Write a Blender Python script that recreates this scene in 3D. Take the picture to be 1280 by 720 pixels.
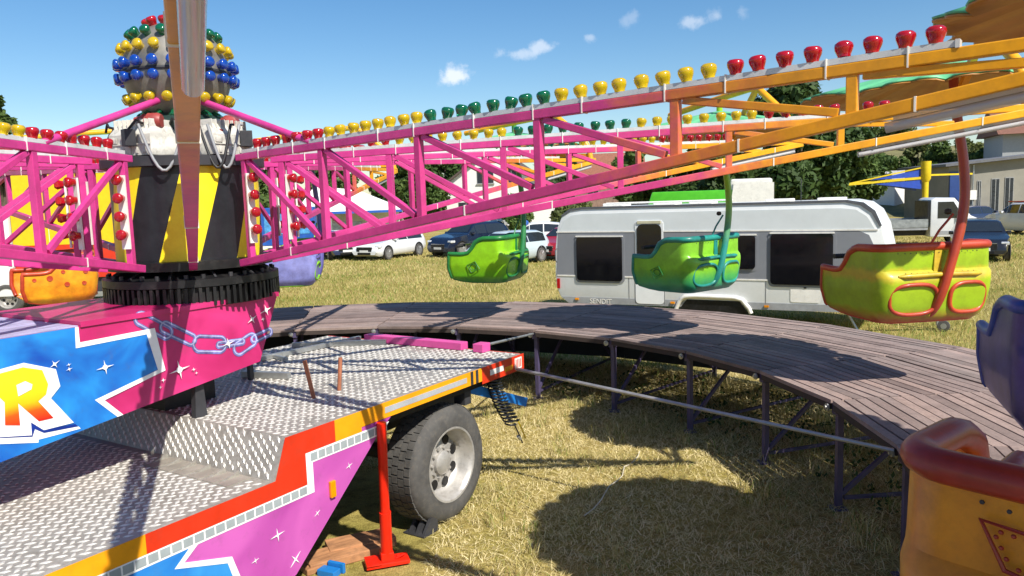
import bpy, bmesh, math, random
import numpy as np
from mathutils import Vector, Matrix
R = math.radians
rnd = random.Random(7)
rng = np.random.default_rng(11)
scene = bpy.context.scene
for o in list(bpy.data.objects): bpy.data.objects.remove(o)
col = scene.collection

# ------------------------------------------------------------------ camera
CAMH = 2.85
FOC, PITCH, ROLL = 967.9, .1154, -.0327
cd = bpy.data.cameras.new('camera'); cam = bpy.data.objects.new('camera', cd); col.objects.link(cam)
cd.sensor_width = 36; cd.lens = 36*FOC/1280; cd.clip_start = .05; cd.clip_end = 3000
_w = Vector((0, math.cos(PITCH), -math.sin(PITCH))); _up = Vector((0, math.sin(PITCH), math.cos(PITCH))); _rt = Vector((1, 0, 0))
_r = _rt*math.cos(ROLL)+_up*math.sin(ROLL); _u = -_rt*math.sin(ROLL)+_up*math.cos(ROLL)
M = Matrix(((_r.x, _u.x, -_w.x, 0), (_r.y, _u.y, -_w.y, 0), (_r.z, _u.z, -_w.z, CAMH), (0, 0, 0, 1)))
cam.matrix_world = M
scene.camera = cam
def ray(x, y): return _w+_r*((x-640)/FOC)-_u*((y-360)/FOC)
def at_z(x, y, z=0.0):
    d = ray(x, y); return Vector((0, 0, CAMH))+d*((z-CAMH)/d.z)
def at_y(x, y, Y):
    d = ray(x, y); return Vector((0, 0, CAMH))+d*(Y/d.y)

# ------------------------------------------------------------------ world, sun, exposure
SUN_AZ, SUN_EL = R(-54.0), R(47.0)          # direction towards the sun
SD = Vector((math.cos(SUN_AZ)*math.cos(SUN_EL), math.sin(SUN_AZ)*math.cos(SUN_EL), math.sin(SUN_EL)))
wd = bpy.data.worlds.new('World'); scene.world = wd; wd.use_nodes = True
nt = wd.node_tree; nt.nodes.clear()
sky = nt.nodes.new('ShaderNodeTexSky'); sky.sky_type = 'NISHITA'; sky.sun_disc = False
sky.sun_elevation = SUN_EL; sky.sun_rotation = math.atan2(SD.x, SD.y)
sky.air_density = 1.0; sky.dust_density = .6; sky.ozone_density = 1.6; sky.altitude = 300
tc = nt.nodes.new('ShaderNodeTexCoord')
nz = nt.nodes.new('ShaderNodeTexNoise'); nz.inputs['Scale'].default_value = 42; nz.inputs['Detail'].default_value = 6; nz.inputs['Roughness'].default_value = .6
nt.links.new(tc.outputs['Generated'], nz.inputs['Vector'])
nz2 = nt.nodes.new('ShaderNodeTexNoise'); nz2.inputs['Scale'].default_value = 16; nz2.inputs['Detail'].default_value = 5
nt.links.new(tc.outputs['Generated'], nz2.inputs['Vector'])
def wmath(op, a, b):
    n = nt.nodes.new('ShaderNodeMath'); n.operation = op
    for i, v in enumerate((a, b)):
        if isinstance(v, (int, float)): n.inputs[i].default_value = v
        else: nt.links.new(v, n.inputs[i])
    return n.outputs[0]
total = None
for px, py, sx, sy, dens in ((567, 94, 19, 12, .8), (648, 67, 20, 7, .42), (676, 58, 15, 8, .5), (738, 47, 9, 6, .32), (787, 23, 11, 9, .2), (866, 27, 16, 8, .4), (897, 20, 10, 9, .3), (929, 19, 8, 7, .18)):
    c = ray(px, py).normalized()
    sub = nt.nodes.new('ShaderNodeVectorMath'); sub.operation = 'SUBTRACT'; sub.inputs[1].default_value = c
    nt.links.new(tc.outputs['Generated'], sub.inputs[0])
    mul = nt.nodes.new('ShaderNodeVectorMath'); mul.operation = 'MULTIPLY'
    mul.inputs[1].default_value = (FOC/sx, FOC/sx, FOC/sy); nt.links.new(sub.outputs[0], mul.inputs[0])
    ln = nt.nodes.new('ShaderNodeVectorMath'); ln.operation = 'LENGTH'; nt.links.new(mul.outputs[0], ln.inputs[0])
    d1 = wmath('ADD', ln.outputs['Value'], wmath('MULTIPLY', wmath('SUBTRACT', nz.outputs['Fac'], .5), 3.6))
    d1 = wmath('ADD', d1, wmath('MULTIPLY', wmath('SUBTRACT', nz2.outputs['Fac'], .5), 2.0))
    mr = nt.nodes.new('ShaderNodeMapRange'); mr.interpolation_type = 'SMOOTHSTEP'
    mr.inputs['From Min'].default_value = 1.15; mr.inputs['From Max'].default_value = .0
    mr.inputs['To Min'].default_value = 0; mr.inputs['To Max'].default_value = dens
    nt.links.new(d1, mr.inputs['Value'])
    total = mr.outputs[0] if total is None else wmath('MAXIMUM', total, mr.outputs[0])
mx = nt.nodes.new('ShaderNodeMix'); mx.data_type = 'RGBA'
nt.links.new(total, mx.inputs['Factor']); hs = nt.nodes.new('ShaderNodeHueSaturation'); hs.inputs['Saturation'].default_value = 1.32; nt.links.new(sky.outputs[0], hs.inputs['Color']); nt.links.new(hs.outputs[0], mx.inputs['A']); mx.inputs['B'].default_value = (7.6, 7.9, 8.4, 1)
bg = nt.nodes.new('ShaderNodeBackground'); bg.inputs['Strength'].default_value = .1
ow = nt.nodes.new('ShaderNodeOutputWorld')
nt.links.new(mx.outputs['Result'], bg.inputs['Color']); nt.links.new(bg.outputs[0], ow.inputs[0])
sl = bpy.data.lights.new('sun', 'SUN'); sl.energy = 5.0; sl.angle = R(.55); sl.color = (1, .95, .86)
so = bpy.data.objects.new('sun', sl); col.objects.link(so)
so.rotation_euler = (-SD).to_track_quat('-Z', 'Y').to_euler()
so.location = SD*60
scene.view_settings.view_transform = 'Standard'; scene.view_settings.look = 'None'
scene.view_settings.exposure = 0.45; scene.view_settings.gamma = 1
scene.render.resolution_x = 1024; scene.render.resolution_y = 576

# ------------------------------------------------------------------ helpers
class MB:
    def __init__(s): s.v = []; s.f = []; s.m = []; s.cur = 0
    def add(s, vs, fs):
        b = len(s.v); s.v += [tuple(v) for v in vs]
        for f in fs: s.f.append([b+i for i in f]); s.m.append(s.cur)
        return s
    def box(s, x0, x1, y0, y1, z0, z1, mtx=None):
        vs = [Vector((x, y, z)) for z in (z0, z1) for y in (y0, y1) for x in (x0, x1)]
        if mtx: vs = [mtx@v for v in vs]
        return s.add(vs, [(0, 2, 3, 1), (4, 5, 7, 6), (0, 1, 5, 4), (2, 6, 7, 3), (0, 4, 6, 2), (1, 3, 7, 5)])
    def beam(s, a, b, w, h, up=(0, 0, 1), ext=0):
        a, b = Vector(a), Vector(b); d = (b-a).normalized(); a = a-d*ext; b = b+d*ext
        up = Vector(up)
        if abs(d.dot(up)) > .98: up = Vector((1, 0, 0)) if abs(d.x) < .9 else Vector((0, 1, 0))
        sd = d.cross(up).normalized(); u = sd.cross(d)
        vs = []
        for p in (a, b):
            for i, j in ((-1, -1), (1, -1), (1, 1), (-1, 1)): vs.append(p+sd*(i*w/2)+u*(j*h/2))
        return s.add(vs, [(3, 2, 1, 0), (4, 5, 6, 7), (0, 1, 5, 4), (1, 2, 6, 5), (2, 3, 7, 6), (3, 0, 4, 7)])
    def tube(s, pts, r, n=10, caps=True, closed=False):
        pts = [Vector(p) for p in pts]; N = len(pts)
        rs = r if isinstance(r, (list, tuple)) else [r]*N
        tg = []
        for i in range(N):
            if closed: t = pts[(i+1) % N]-pts[i-1]
            else: t = pts[min(i+1, N-1)]-pts[max(i-1, 0)]
            tg.append(t.normalized())
        u = tg[0].orthogonal().normalized(); vs = []
        for i in range(N):
            u = (u-tg[i]*u.dot(tg[i])).normalized(); w = tg[i].cross(u)
            for k in range(n):
                a = 2*math.pi*k/n; vs.append(pts[i]+(u*math.cos(a)+w*math.sin(a))*rs[i])
        fs = []
        for i in range(N if closed else N-1):
            j = (i+1) % N
            for k in range(n): fs.append((i*n+k, i*n+(k+1) % n, j*n+(k+1) % n, j*n+k))
        if caps and not closed: fs.append(tuple(range(n))[::-1]); fs.append(tuple((N-1)*n+k for k in range(n)))
        return s.add(vs, fs)
    def lathe(s, prof, n=24, mtx=None, a0=0, a1=2*math.pi, caps=True):
        full = abs(a1-a0-2*math.pi) < 1e-6; vs = []; m = n if full else n+1
        for r_, z in prof:
            for k in range(m):
                a = a0+(a1-a0)*k/n; vs.append(Vector((r_*math.cos(a), r_*math.sin(a), z)))
        if mtx: vs = [mtx@v for v in vs]
        fs = []
        for i in range(len(prof)-1):
            for k in range(n):
                k2 = (k+1) % m
                fs.append((i*m+k, i*m+k2, (i+1)*m+k2, (i+1)*m+k))
        if full and caps:
            if prof[0][0] > 1e-6: fs.append(tuple(range(m))[::-1])
            if prof[-1][0] > 1e-6: fs.append(tuple((len(prof)-1)*m+k for k in range(m)))
        return s.add(vs, fs)
    def prism(s, poly, O, U, V, th):
        """polygon in the plane (O,U,V), thickened by th along U x V"""
        O, U, V = Vector(O), Vector(U), Vector(V); N = U.cross(V).normalized()
        n = len(poly); vs = [O+U*a+V*b for a, b in poly]+[O+U*a+V*b+N*th for a, b in poly]
        fs = [tuple(range(n))[::-1], tuple(range(n, 2*n))]+[(i, (i+1) % n, n+(i+1) % n, n+i) for i in range(n)]
        return s.add(vs, fs)
    def build(s, name, mats, parent=None, smooth=None, bevel=0, normals=True, label=None):
        me = bpy.data.meshes.new(name); me.from_pydata([tuple(v) for v in s.v], [], s.f)
        if not isinstance(mats, (list, tuple)): mats = [mats]
        for m in mats: me.materials.append(m)
        if len(mats) > 1: me.polygons.foreach_set('material_index', s.m)
        if normals:
            bm = bmesh.new(); bm.from_mesh(me); bmesh.ops.remove_doubles(bm, verts=bm.verts, dist=1e-5)
            bmesh.ops.recalc_face_normals(bm, faces=bm.faces)
            if bevel:
                bmesh.ops.bevel(bm, geom=[e for e in bm.edges if len(e.link_faces) == 2 and e.calc_face_angle(0) > .5], offset=bevel, segments=2, affect='EDGES', profile=.6, clamp_overlap=True)
            bm.to_mesh(me); bm.free()
        if smooth is not None:
            me.polygons.foreach_set('use_smooth', [True]*len(me.polygons)); me.set_sharp_from_angle(angle=R(smooth))
        o = bpy.data.objects.new(name, me); col.objects.link(o)
        if parent is not None: o.parent = parent
        if label: o['label'] = label
        return o
def link(name, me, parent=None, loc=(0, 0, 0), rot=(0, 0, 0)):
    o = bpy.data.objects.new(name, me); col.objects.link(o); o.parent = parent; o.location = loc; o.rotation_euler = rot; return o
def tag(o, label, cat, group=None, kind=None):
    o['label'] = label; o['category'] = cat
    if group: o['group'] = group
    if kind: o['kind'] = kind
    return o
def struct(o): o['kind'] = 'structure'; return o
def empty(name, loc=(0, 0, 0), rz=0):
    o = bpy.data.objects.new(name, None); o.empty_display_size = .2; col.objects.link(o); o.location = loc; o.rotation_euler = (0, 0, rz); return o
def text_mesh(s, size, mat, name, parent, mtx, extrude=.002):
    cu = bpy.data.curves.new('t', 'FONT'); cu.body = s; cu.size = size; cu.extrude = extrude
    t = bpy.data.objects.new('t', cu); col.objects.link(t)
    me = bpy.data.meshes.new_from_object(t.evaluated_get(bpy.context.evaluated_depsgraph_get()))
    bpy.data.objects.remove(t); me.materials.clear(); me.materials.append(mat)
    o = bpy.data.objects.new(name, me); col.objects.link(o); o.parent = parent; o.matrix_local = mtx; return o

# ------------------------------------------------------------------ materials
def srgb(h):
    h = h.lstrip('#'); out = []
    for i in (0, 2, 4):
        c = int(h[i:i+2], 16)/255; out.append(c/12.92 if c <= .04045 else ((c+.055)/1.055)**2.4)
    return out
def newmat(name):
    m = bpy.data.materials.new(name); m.use_nodes = True; t = m.node_tree; t.nodes.clear()
    b = t.nodes.new('ShaderNodeBsdfPrincipled'); o = t.nodes.new('ShaderNodeOutputMaterial'); t.links.new(b.outputs[0], o.inputs[0])
    return m, t, b
def noise(t, scale, detail=4, rough=.6, coord='Object', stretch=None):
    c = t.nodes.new('ShaderNodeTexCoord'); n = t.nodes.new('ShaderNodeTexNoise')
    n.inputs['Scale'].default_value = scale; n.inputs['Detail'].default_value = detail; n.inputs['Roughness'].default_value = rough
    if stretch:
        mp = t.nodes.new('ShaderNodeMapping'); mp.inputs['Scale'].default_value = stretch
        t.links.new(c.outputs[coord], mp.inputs[0]); t.links.new(mp.outputs[0], n.inputs['Vector'])
    else: t.links.new(c.outputs[coord], n.inputs['Vector'])
    return n
def ramp(t, src, stops):
    r_ = t.nodes.new('ShaderNodeValToRGB'); e = r_.color_ramp.elements
    while len(e) < len(stops): e.new(.5)
    for i, (p, c) in enumerate(stops): e[i].position = p; e[i].color = (*c, 1) if len(c) == 3 else c
    t.links.new(src, r_.inputs[0]); return r_
def mixc(t, fac, a, b, mode='MIX'):
    m = t.nodes.new('ShaderNodeMix'); m.data_type = 'RGBA'; m.blend_type = mode
    for sock, v in (('Factor', fac), ('A', a), ('B', b)):
        if isinstance(v, (int, float)): m.inputs[sock].default_value = v
        elif isinstance(v, (tuple, list)): m.inputs[sock].default_value = (*v[:3], 1)
        else: t.links.new(v, m.inputs[sock])
    return m.outputs['Result']
def bump(t, b, src, strength=.2, dist=.01):
    n = t.nodes.new('ShaderNodeBump'); n.inputs['Strength'].default_value = strength; n.inputs['Distance'].default_value = dist
    t.links.new(src, n.inputs['Height']); t.links.new(n.outputs[0], b.inputs['Normal'])
MC = {}
def mat(name, c, rough=.5, metal=0., var=.18, scale=5., dirt=.0, bmp=0., bscale=40, coat=0., trans=0., stretch=None, dirtcol=(.09, .07, .05)):
    if name in MC: return MC[name]
    if isinstance(c, str): c = srgb(c)
    m, t, b = newmat(name)
    n = noise(t, scale, 5, .65, stretch=stretch)
    lo = [x*(1-var) for x in c]; hi = [min(1, x*(1+var)) for x in c]
    rp = ramp(t, n.outputs['Fac'], [(.3, lo), (.7, hi)]); out = rp.outputs[0]
    if dirt:
        n2 = noise(t, scale*2.7, 6, .7); rd = ramp(t, n2.outputs['Fac'], [(.5, (0, 0, 0)), (.78, (dirt, dirt, dirt))])
        out = mixc(t, rd.outputs[0], out, dirtcol)
    t.links.new(out, b.inputs['Base Color'])
    rr = ramp(t, n.outputs['Fac'], [(.25, (max(.03, rough-.1),)*3), (.75, (min(1, rough+.12),)*3)])
    t.links.new(rr.outputs[0], b.inputs['Roughness']); b.inputs['Metallic'].default_value = metal
    if coat: b.inputs['Coat Weight'].default_value = coat; b.inputs['Coat Roughness'].default_value = .06
    if trans: b.inputs['Transmission Weight'].default_value = trans
    if bmp: bump(t, b, noise(t, bscale, 4).outputs['Fac'], bmp, .006)
    MC[name] = m; return m
def gradmat(name, axis, stops, rough=.4, coord='Object', lo=0., hi=1., dirt=.15, coat=.2):
    """colour running along one object axis between lo and hi (painted fade)"""
    m, t, b = newmat(name)
    c = t.nodes.new('ShaderNodeTexCoord'); s = t.nodes.new('ShaderNodeSeparateXYZ'); t.links.new(c.outputs[coord], s.inputs[0])
    mr = t.nodes.new('ShaderNodeMapRange'); mr.inputs['From Min'].default_value = lo; mr.inputs['From Max'].default_value = hi
    t.links.new(s.outputs[axis], mr.inputs['Value'])
    n = noise(t, 9, 4); 
    ad = t.nodes.new('ShaderNodeMath'); ad.operation = 'MULTIPLY_ADD'; ad.inputs[1].default_value = .16; t.links.new(n.outputs['Fac'], ad.inputs[0])
    sb = t.nodes.new('ShaderNodeMath'); sb.operation = 'SUBTRACT'; sb.inputs[1].default_value = .08; t.links.new(mr.outputs[0], sb.inputs[0]); t.links.new(sb.outputs[0], ad.inputs[2])
    rp = ramp(t, ad.outputs[0], stops)
    n2 = noise(t, 14, 6, .7); rd = ramp(t, n2.outputs['Fac'], [(.55, (0, 0, 0)), (.8, (dirt,)*3)])
    out = mixc(t, rd.outputs[0], rp.outputs[0], (.1, .06, .05))
    n4 = noise(t, 3.1, 5, .75); fd = ramp(t, n4.outputs['Fac'], [(.35, (.74, .72, .74)), (.62, (1.06, 1.06, 1.06))]); out = mixc(t, min(1, dirt*4), out, fd.outputs[0], 'MULTIPLY')
    n5 = noise(t, 38, 6, .8); ch5 = ramp(t, n5.outputs['Fac'], [(.70, (0, 0, 0)), (.735, (min(.9, dirt*4),)*3)]); out = mixc(t, ch5.outputs[0], out, (.12, .05, .03))
    t.links.new(out, b.inputs['Base Color']); b.inputs['Roughness'].default_value = rough
    b.inputs['Coat Weight'].default_value = coat; b.inputs['Coat Roughness'].default_value = .15
    return m
# ------------------------------------------------------------------ ground
HUB = Vector((-2.554, 6.203, 0)); ZD = 1.0
def ground_mat():
    m, t, b = newmat('dry_grass_ground')
    n1 = noise(t, .35, 5, .6); n2 = noise(t, 7, 6, .75); n3 = noise(t, 90, 3, .7, stretch=(1, .35, 1))
    a = ramp(t, n1.outputs['Fac'], [(.32, (.27, .25, .06)), (.52, (.40, .33, .12)), (.72, (.46, .38, .16))])
    c = ramp(t, n2.outputs['Fac'], [(.3, (.35, .33, .25)), (.55, (1, 1, 1)), (.8, (1.2, 1.15, 1.0))])
    d = ramp(t, n3.outputs['Fac'], [(.3, (.55, .5, .4)), (.6, (1.15, 1.1, 1))])
    o = mixc(t, .85, a.outputs[0], c.outputs[0], 'MULTIPLY'); o = mixc(t, .8, o, d.outputs[0], 'MULTIPLY')
    t.links.new(o, b.inputs['Base Color']); b.inputs['Roughness'].default_value = .95
    b.inputs['Specular IOR Level'].default_value = .1
    bump(t, b, n3.outputs['Fac'], .6, .03); return m
g = MB(); N = 40
xs = [-700+1400*i/N for i in range(N+1)]; ys = [-300+1300*i/N for i in range(N+1)]
g.add([(x, y, 0) for y in ys for x in xs], [(j*(N+1)+i, j*(N+1)+i+1, (j+1)*(N+1)+i+1, (j+1)*(N+1)+i) for j in range(N) for i in range(N)])
struct(g.build('ground', ground_mat()))

# ------------------------------------------------------------------ paints
PINK, MAG = srgb('#e0559f'), srgb('#d8489a')
YEL = srgb('#eda313')
arm_paint = gradmat('arm_paint', 0, [(0, srgb('#cf3d8f')), (.59, srgb('#cd3d80')), (.67, srgb('#d8703e')), (.745, srgb('#e89c12')), (1, srgb('#efae0c'))], lo=0, hi=6.3, rough=.42, dirt=.25)
white_plastic = mat('white_plastic', '#e9e6de', .45, var=.08, dirt=.25)
galv = mat('galvanised_steel', '#aeb0ae', .42, .7, var=.2, dirt=.2)
black_iron = mat('black_greased_iron', (.011, .011, .012), .42, .2, var=.4, dirt=.25, dirtcol=(.12, .11, .1))
dark_steel = mat('dark_steel', (.045, .045, .05), .55, .3, var=.3)
def bulbmat(n, c): return mat(n, c, .14, var=.18, coat=.5, trans=.45, scale=12, dirt=.25)
BM = {'R': bulbmat('red_bulb_plastic', (.62, .008, .02)), 'Y': bulbmat('yellow_bulb_plastic', (.85, .6, .01)),
      'G': bulbmat('green_bulb_plastic', (.004, .17, .07)), 'B': bulbmat('blue_bulb_plastic', (.01, .09, .55))}
bulb_prof = [(.0255, 0), (.026, .010), (.030, .021), (.0355, .034), (.0375, .046), (.0355, .057), (.026, .065), (.0, .068)]
BME = {}
for k, m in BM.items():
    o = MB().lathe(bulb_prof, 14).build('bulb', m, smooth=50); BME[k] = o.data; bpy.data.objects.remove(o)

# ------------------------------------------------------------------ carousel (turning part of the ride)
car = empty('carousel', HUB)
tag(car, 'pink and yellow truss arm carousel ride with bulb studded ball on its striped hub', 'carousel')
def stripes():
    m, t, b = newmat('yellow_black_stripes')
    c = t.nodes.new('ShaderNodeTexCoord'); s = t.nodes.new('ShaderNodeSeparateXYZ'); t.links.new(c.outputs['Object'], s.inputs[0])
    def ma(op, a, b_=0.):
        n = t.nodes.new('ShaderNodeMath'); n.operation = op
        for i, v in enumerate((a, b_)):
            if isinstance(v, (int, float)): n.inputs[i].default_value = v
            else: t.links.new(v, n.inputs[i])
        return n.outputs[0]
    ang = ma('ARCTAN2', s.outputs['Y'], s.outputs['X'])
    u = ma('ADD', ma('SUBTRACT', ma('MULTIPLY', ang, 6/(2*math.pi)), ma('MULTIPLY', s.outputs['Z'], .53)), 10.842)
    fr = ma('FRACT', u); ye = ma('LESS_THAN', fr, .5)
    n = noise(t, 8, 5, .7); yr = ramp(t, n.outputs['Fac'], [(.3, (.82, .62, .01)), (.7, (.95, .78, .02))])
    br = ramp(t, n.outputs['Fac'], [(.3, (.006, .006, .009)), (.7, (.018, .019, .024))])
    t.links.new(mixc(t, ye, br.outputs[0], yr.outputs[0]), b.inputs['Base Color']); b.inputs['Roughness'].default_value = .38
    return m
MB().lathe([(.545, 2.46), (.545, 3.16)], 48).build('drum', stripes(), car, smooth=30)
MB().lathe([(.50, 3.155), (.60, 3.165), (.60, 3.235), (.45, 3.25)], 36).build('top_plate', dark_steel, car, smooth=30)
MB().lathe([(.60, 2.40), (.62, 2.40), (.62, 2.465), (.50, 2.47)], 40).build('base_plate', black_iron, car, smooth=30)
gr = MB().lathe([(.40, 2.13), (.615, 2.13), (.615, 2.27), (.655, 2.28), (.655, 2.335), (.60, 2.345), (.45, 2.41)], 60)
for k in range(84):
    a = 2*math.pi*k/84; gr.box(.60, .655, -.011, .011, 2.14, 2.275, Matrix.Rotation(a, 4, 'Z'))
gear = gr.build('gear_ring', black_iron, car, smooth=30)
for k in range(12):
    a = R(-67+30*k+15); lb = MB()
    lb.prism([(.45, 2.345), (.62, 2.345), (.50, 2.41), (.45, 2.46)], (0, -.008, 0), (1, 0, 0), (0, 0, 1), .016)
    for q in (.1, -.1): lb.lathe([(.016, 2.34), (.016, 2.37), (0, 2.37)], 8, Matrix.Translation((.60, q, 0)))
    o = lb.build('bracket', dark_steel, car); o.rotation_euler.z = a
ball_m = mat('weathered_ball_metal', (.23, .22, .20), .5, .35, var=.35, scale=3, dirt=.6, bmp=.1)
ZB = 3.885; RB = .392
prof = [(RB*math.cos(a), ZB+RB*math.sin(a)) for a in [R(-62+2+3.2*i) for i in range(19)]]
lowp = [(max(.001, RB*math.cos(R(a))), ZB+RB*math.sin(R(a))) for a in range(-64, 1, 4)]
hip = [(max(.001, RB*math.cos(R(a))), ZB+.004+RB*math.sin(R(a))) for a in range(0, 91, 5)]
MB().lathe(lowp, 40).build('ball_lower_half', ball_m, car, smooth=40)
ub = MB().lathe(hip, 40).build('ball_upper_half', ball_m, car, smooth=40)
MB().lathe([(RB+.006, ZB-.012), (RB+.012, ZB), (RB+.006, ZB+.014)], 40).build('seam', dark_steel, car, smooth=40)
MB().lathe([(.33, 3.46), (.35, 3.50), (.30, 3.56), (.2, 3.58)], 32).build('collar', mat('dark_green_iron', (.015, .04, .035), .5, .2), car, smooth=40)
MB().lathe([(.30, 3.24), (.26, 3.36), (.30, 3.48)], 24).build('neck', black_iron, car, smooth=40)
# white gear housings with red motors round the neck
hous = mat('white_housing_paint', '#c9c6bc', .55, var=.15, dirt=.6, scale=9); redm = mat('dark_red_motor', (.30, .045, .04), .45, var=.25, dirt=.3)
hz = MB(); hz.box(-.13, .14, -.19, .19, 0, .15); hz.add([(-.13, -.19, .15), (.14, -.19, .15), (.14, .19, .15), (-.13, .19, .15), (-.11, -.16, .245), (.08, -.16, .23), (.08, .15, .23), (-.11, .15, .245)], [(0, 1, 5, 4), (1, 2, 6, 5), (2, 3, 7, 6), (3, 0, 4, 7), (4, 5, 6, 7)])
for q in (-.13, -.065, 0, .065, .13): hz.box(.14, .148, q-.012, q+.012, .015, .06)
hz.box(-.135, .149, -.006, .006, 0, .152)
for q in range(9): hz.box(-.10, .11, -.165+.04*q, -.157+.04*q, .15, .262)
hz.box(.14, .150, -.19, .19, .075, .083); hz.box(.14, .151, -.17, -.11, .09, .13)
ho = hz.build('gear_housing', hous, bevel=.012, smooth=35); hm = ho.data; bpy.data.objects.remove(ho)
mo = MB().lathe([(.0, -.10), (.06, -.10), (.075, -.07), (.075, .02), (.066, .03), (.066, .05), (.075, .06), (.05, .10), (.04, .15), (0, .15)], 18, Matrix.Rotation(R(90), 4, 'X')).build('motor', redm, smooth=40); mm = mo.data; bpy.data.objects.remove(mo)
cable = mat('grey_cable', (.28, .29, .30), .5); blackc = mat('black_cable', (.02, .02, .02), .5)
for k, ad in enumerate((-42, 40, 150, 215)):
    a = R(-67+ad)
    h = link('gear_housing', hm, car,  (.40*math.cos(a), .40*math.sin(a), 3.245), (0, 0, a))
    mo_ = link('motor', mm, h, (.02, .10, .25), (0, 0, R(20))); mo_.scale = (.78, .78, .78)
for s, (ya, yb) in enumerate(((-.30, .02), (.10, .34), (.16, .40))):
    base = R(-66); pts = []
    for i in range(13):
        f = i/12; y = ya+(yb-ya)*f; zz = 3.46-.32*math.sin(math.pi*min(1, f*1.1))+(.0 if s else -.03*f); rr = .52+.07*math.sin(math.pi*f)
        pts.append((rr*math.cos(base)-y*math.sin(base), rr*math.sin(base)+y*math.cos(base), zz))
    MB().tube(pts, .011, 7).build('cable', (cable, blackc, cable)[s], car, smooth=60)
# greasy fittings and hoses between the housings
for k in range(16):
    a = R(-67+22.5*k+6); r_ = .33+.12*(k % 3); z_ = 3.25+.03*(k % 4)
    M_ = Matrix.Rotation(a, 4, 'Z')@Matrix.Translation((r_, 0, z_))@Matrix.Rotation(R(17*k), 4, 'Z')
    f_ = MB()
    if k % 2: f_.lathe([(.028, 0), (.028, .11), (.018, .12), (.018, .17), (0, .17)], 10, M_@Matrix.Rotation(R(25), 4, 'Y'))
    else: f_.box(-.04, .05, -.035, .04, 0, .12, M_)
    f_.build('fitting', (black_iron, redm, dark_steel)[k % 3], car, bevel=.004)
    e1 = Vector((r_*math.cos(a), r_*math.sin(a), z_+.12)); e2 = Vector((.30*math.cos(a+.5), .30*math.sin(a+.5), 3.42)); md = (e1+e2)/2+Vector((.10*math.cos(a), .10*math.sin(a), .05))
    MB().tube([e1, e1.lerp(md, .6)+Vector((0, 0, .04)), md, e2], .010, 6).build('hose', blackc, car, smooth=60)
# arms: one planar truss each
RV = [.80, 1.66, 2.54, 3.41, 4.19, 4.965]
ztop = lambda r: 3.241+.0268*r; zbot = lambda r: 2.297+.161*r
am = MB()
am.beam((.72, 0, ztop(.72)-.051), (6.3, 0, ztop(6.3)-.051), .052, .048)
am.beam((.68, 0, zbot(.68)+.027), (6.3, 0, zbot(6.3)+.027), .056, .053)
ao = am.build('arm', arm_paint, bevel=.005); arm_me = ao.data; bpy.data.objects.remove(ao)
struts = []
for i, r_ in enumerate(RV):
    m = MB(); m.beam((r_, 0, zbot(r_)+.05), (r_, 0, ztop(r_)-.072), .044, .044, up=(0, 1, 0)); struts.append(m)
    if i < 5: m = MB(); m.beam((r_+.04, 0, ztop(r_)-.08), (RV[i+1]-.05, 0, zbot(RV[i+1])+.058), .036, .036); struts.append(m)
m = MB(); m.beam((RV[-1]+.04, 0, ztop(5)-.08), (5.72, 0, zbot(5.72)+.05), .036, .036); struts.append(m)
sm = []
for m in struts:
    o = m.build('strut', arm_paint, bevel=.004); sm.append(o.data); bpy.data.objects.remove(o)
o = MB().tube([(.30, 0, 3.66), (1.56, 0, ztop(1.56)-.02)], .026, 10).build('tie_strut', arm_paint, smooth=40); tie_me = o.data; bpy.data.objects.remove(o)
ch = MB(); ch.beam((.80, 0, ztop(.80)-.013), (5.33, 0, ztop(5.33)-.013), .046, .025)
ch.box(5.33, 5.345, -.03, .03, ztop(5.33)-.03, ztop(5.33)+.002)
o = ch.build('bulb_channel', mat('channel_white', '#d8d8d6', .4, .2, var=.12, dirt=.35)); ch_me = o.data; bpy.data.objects.remove(o)
tl = MB(); tl.tube([(5.09, 0, zbot(5.09)-.045), (5.12, 0, zbot(5.12)-.045), (6.2, 0, zbot(6.2)-.045)], .021, 12)
tlm, tt, tb = newmat('clear_tube_plastic'); tb.inputs['Base Color'].default_value = (.62, .62, .66, 1); tb.inputs['Roughness'].default_value = .2; tb.inputs['Coat Weight'].default_value = .4; tb.inputs['Alpha'].default_value = .62
tl.beam((5.12, 0, zbot(5.12)-.012), (6.2, 0, zbot(6.2)-.012), .04, .024)
o = tl.build('tube_lamp', tlm, smooth=40); tl_me = o.data; bpy.data.objects.remove(o)
tz = MB(); tz.tube([(5.12, 0, zbot(5.12)-.045), (6.15, 0, zbot(6.15)-.045)], .012, 8); o = tz.build('lamp_core', white_plastic); tz_me = o.data; bpy.data.objects.remove(o)
ct = MB(); rr = 1.0
while rr < 5.3:
    ct.box(rr-.003, rr+.003, -.029, .029, ztop(rr)-.078, ztop(rr)+.003); rr += rnd.uniform(.28, .62)
for rr in (1.3, 2.9, 4.5, 5.2, 5.9): ct.box(rr-.004, rr+.004, -.031, .031, zbot(rr)-.003, zbot(rr)+.056)
o = ct.build('cable_tie', white_plastic); ct_me = o.data; bpy.data.objects.remove(o)
lv_paint = mat('lever_yellow', YEL, .38, var=.15, dirt=.3)
a10 = R(10.48); Rp = 6.246; px_, py_ = Rp*math.cos(a10), Rp*math.sin(a10)
lv = MB(); lv.tube([(6.2, 0, 3.36), (6.2, .03, 3.52), (6.19, .14, 3.68), (6.17, .52, 3.985), (6.16, .60, 4.02), (6.155, .70, 4.025), (6.14, 1.2, 3.985), (6.13, 2.25, 3.89)], .04, 12)
lv.beam((6.16, .58, 4.0), (6.145, 1.02, 3.46), .05, .05); lv.beam((6.2, .0, 3.42), (6.14, 1.10, 3.47), .05, .05)
o = lv.build('lever', lv_paint, smooth=40); lv_me = o.data; bpy.data.objects.remove(o)
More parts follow.
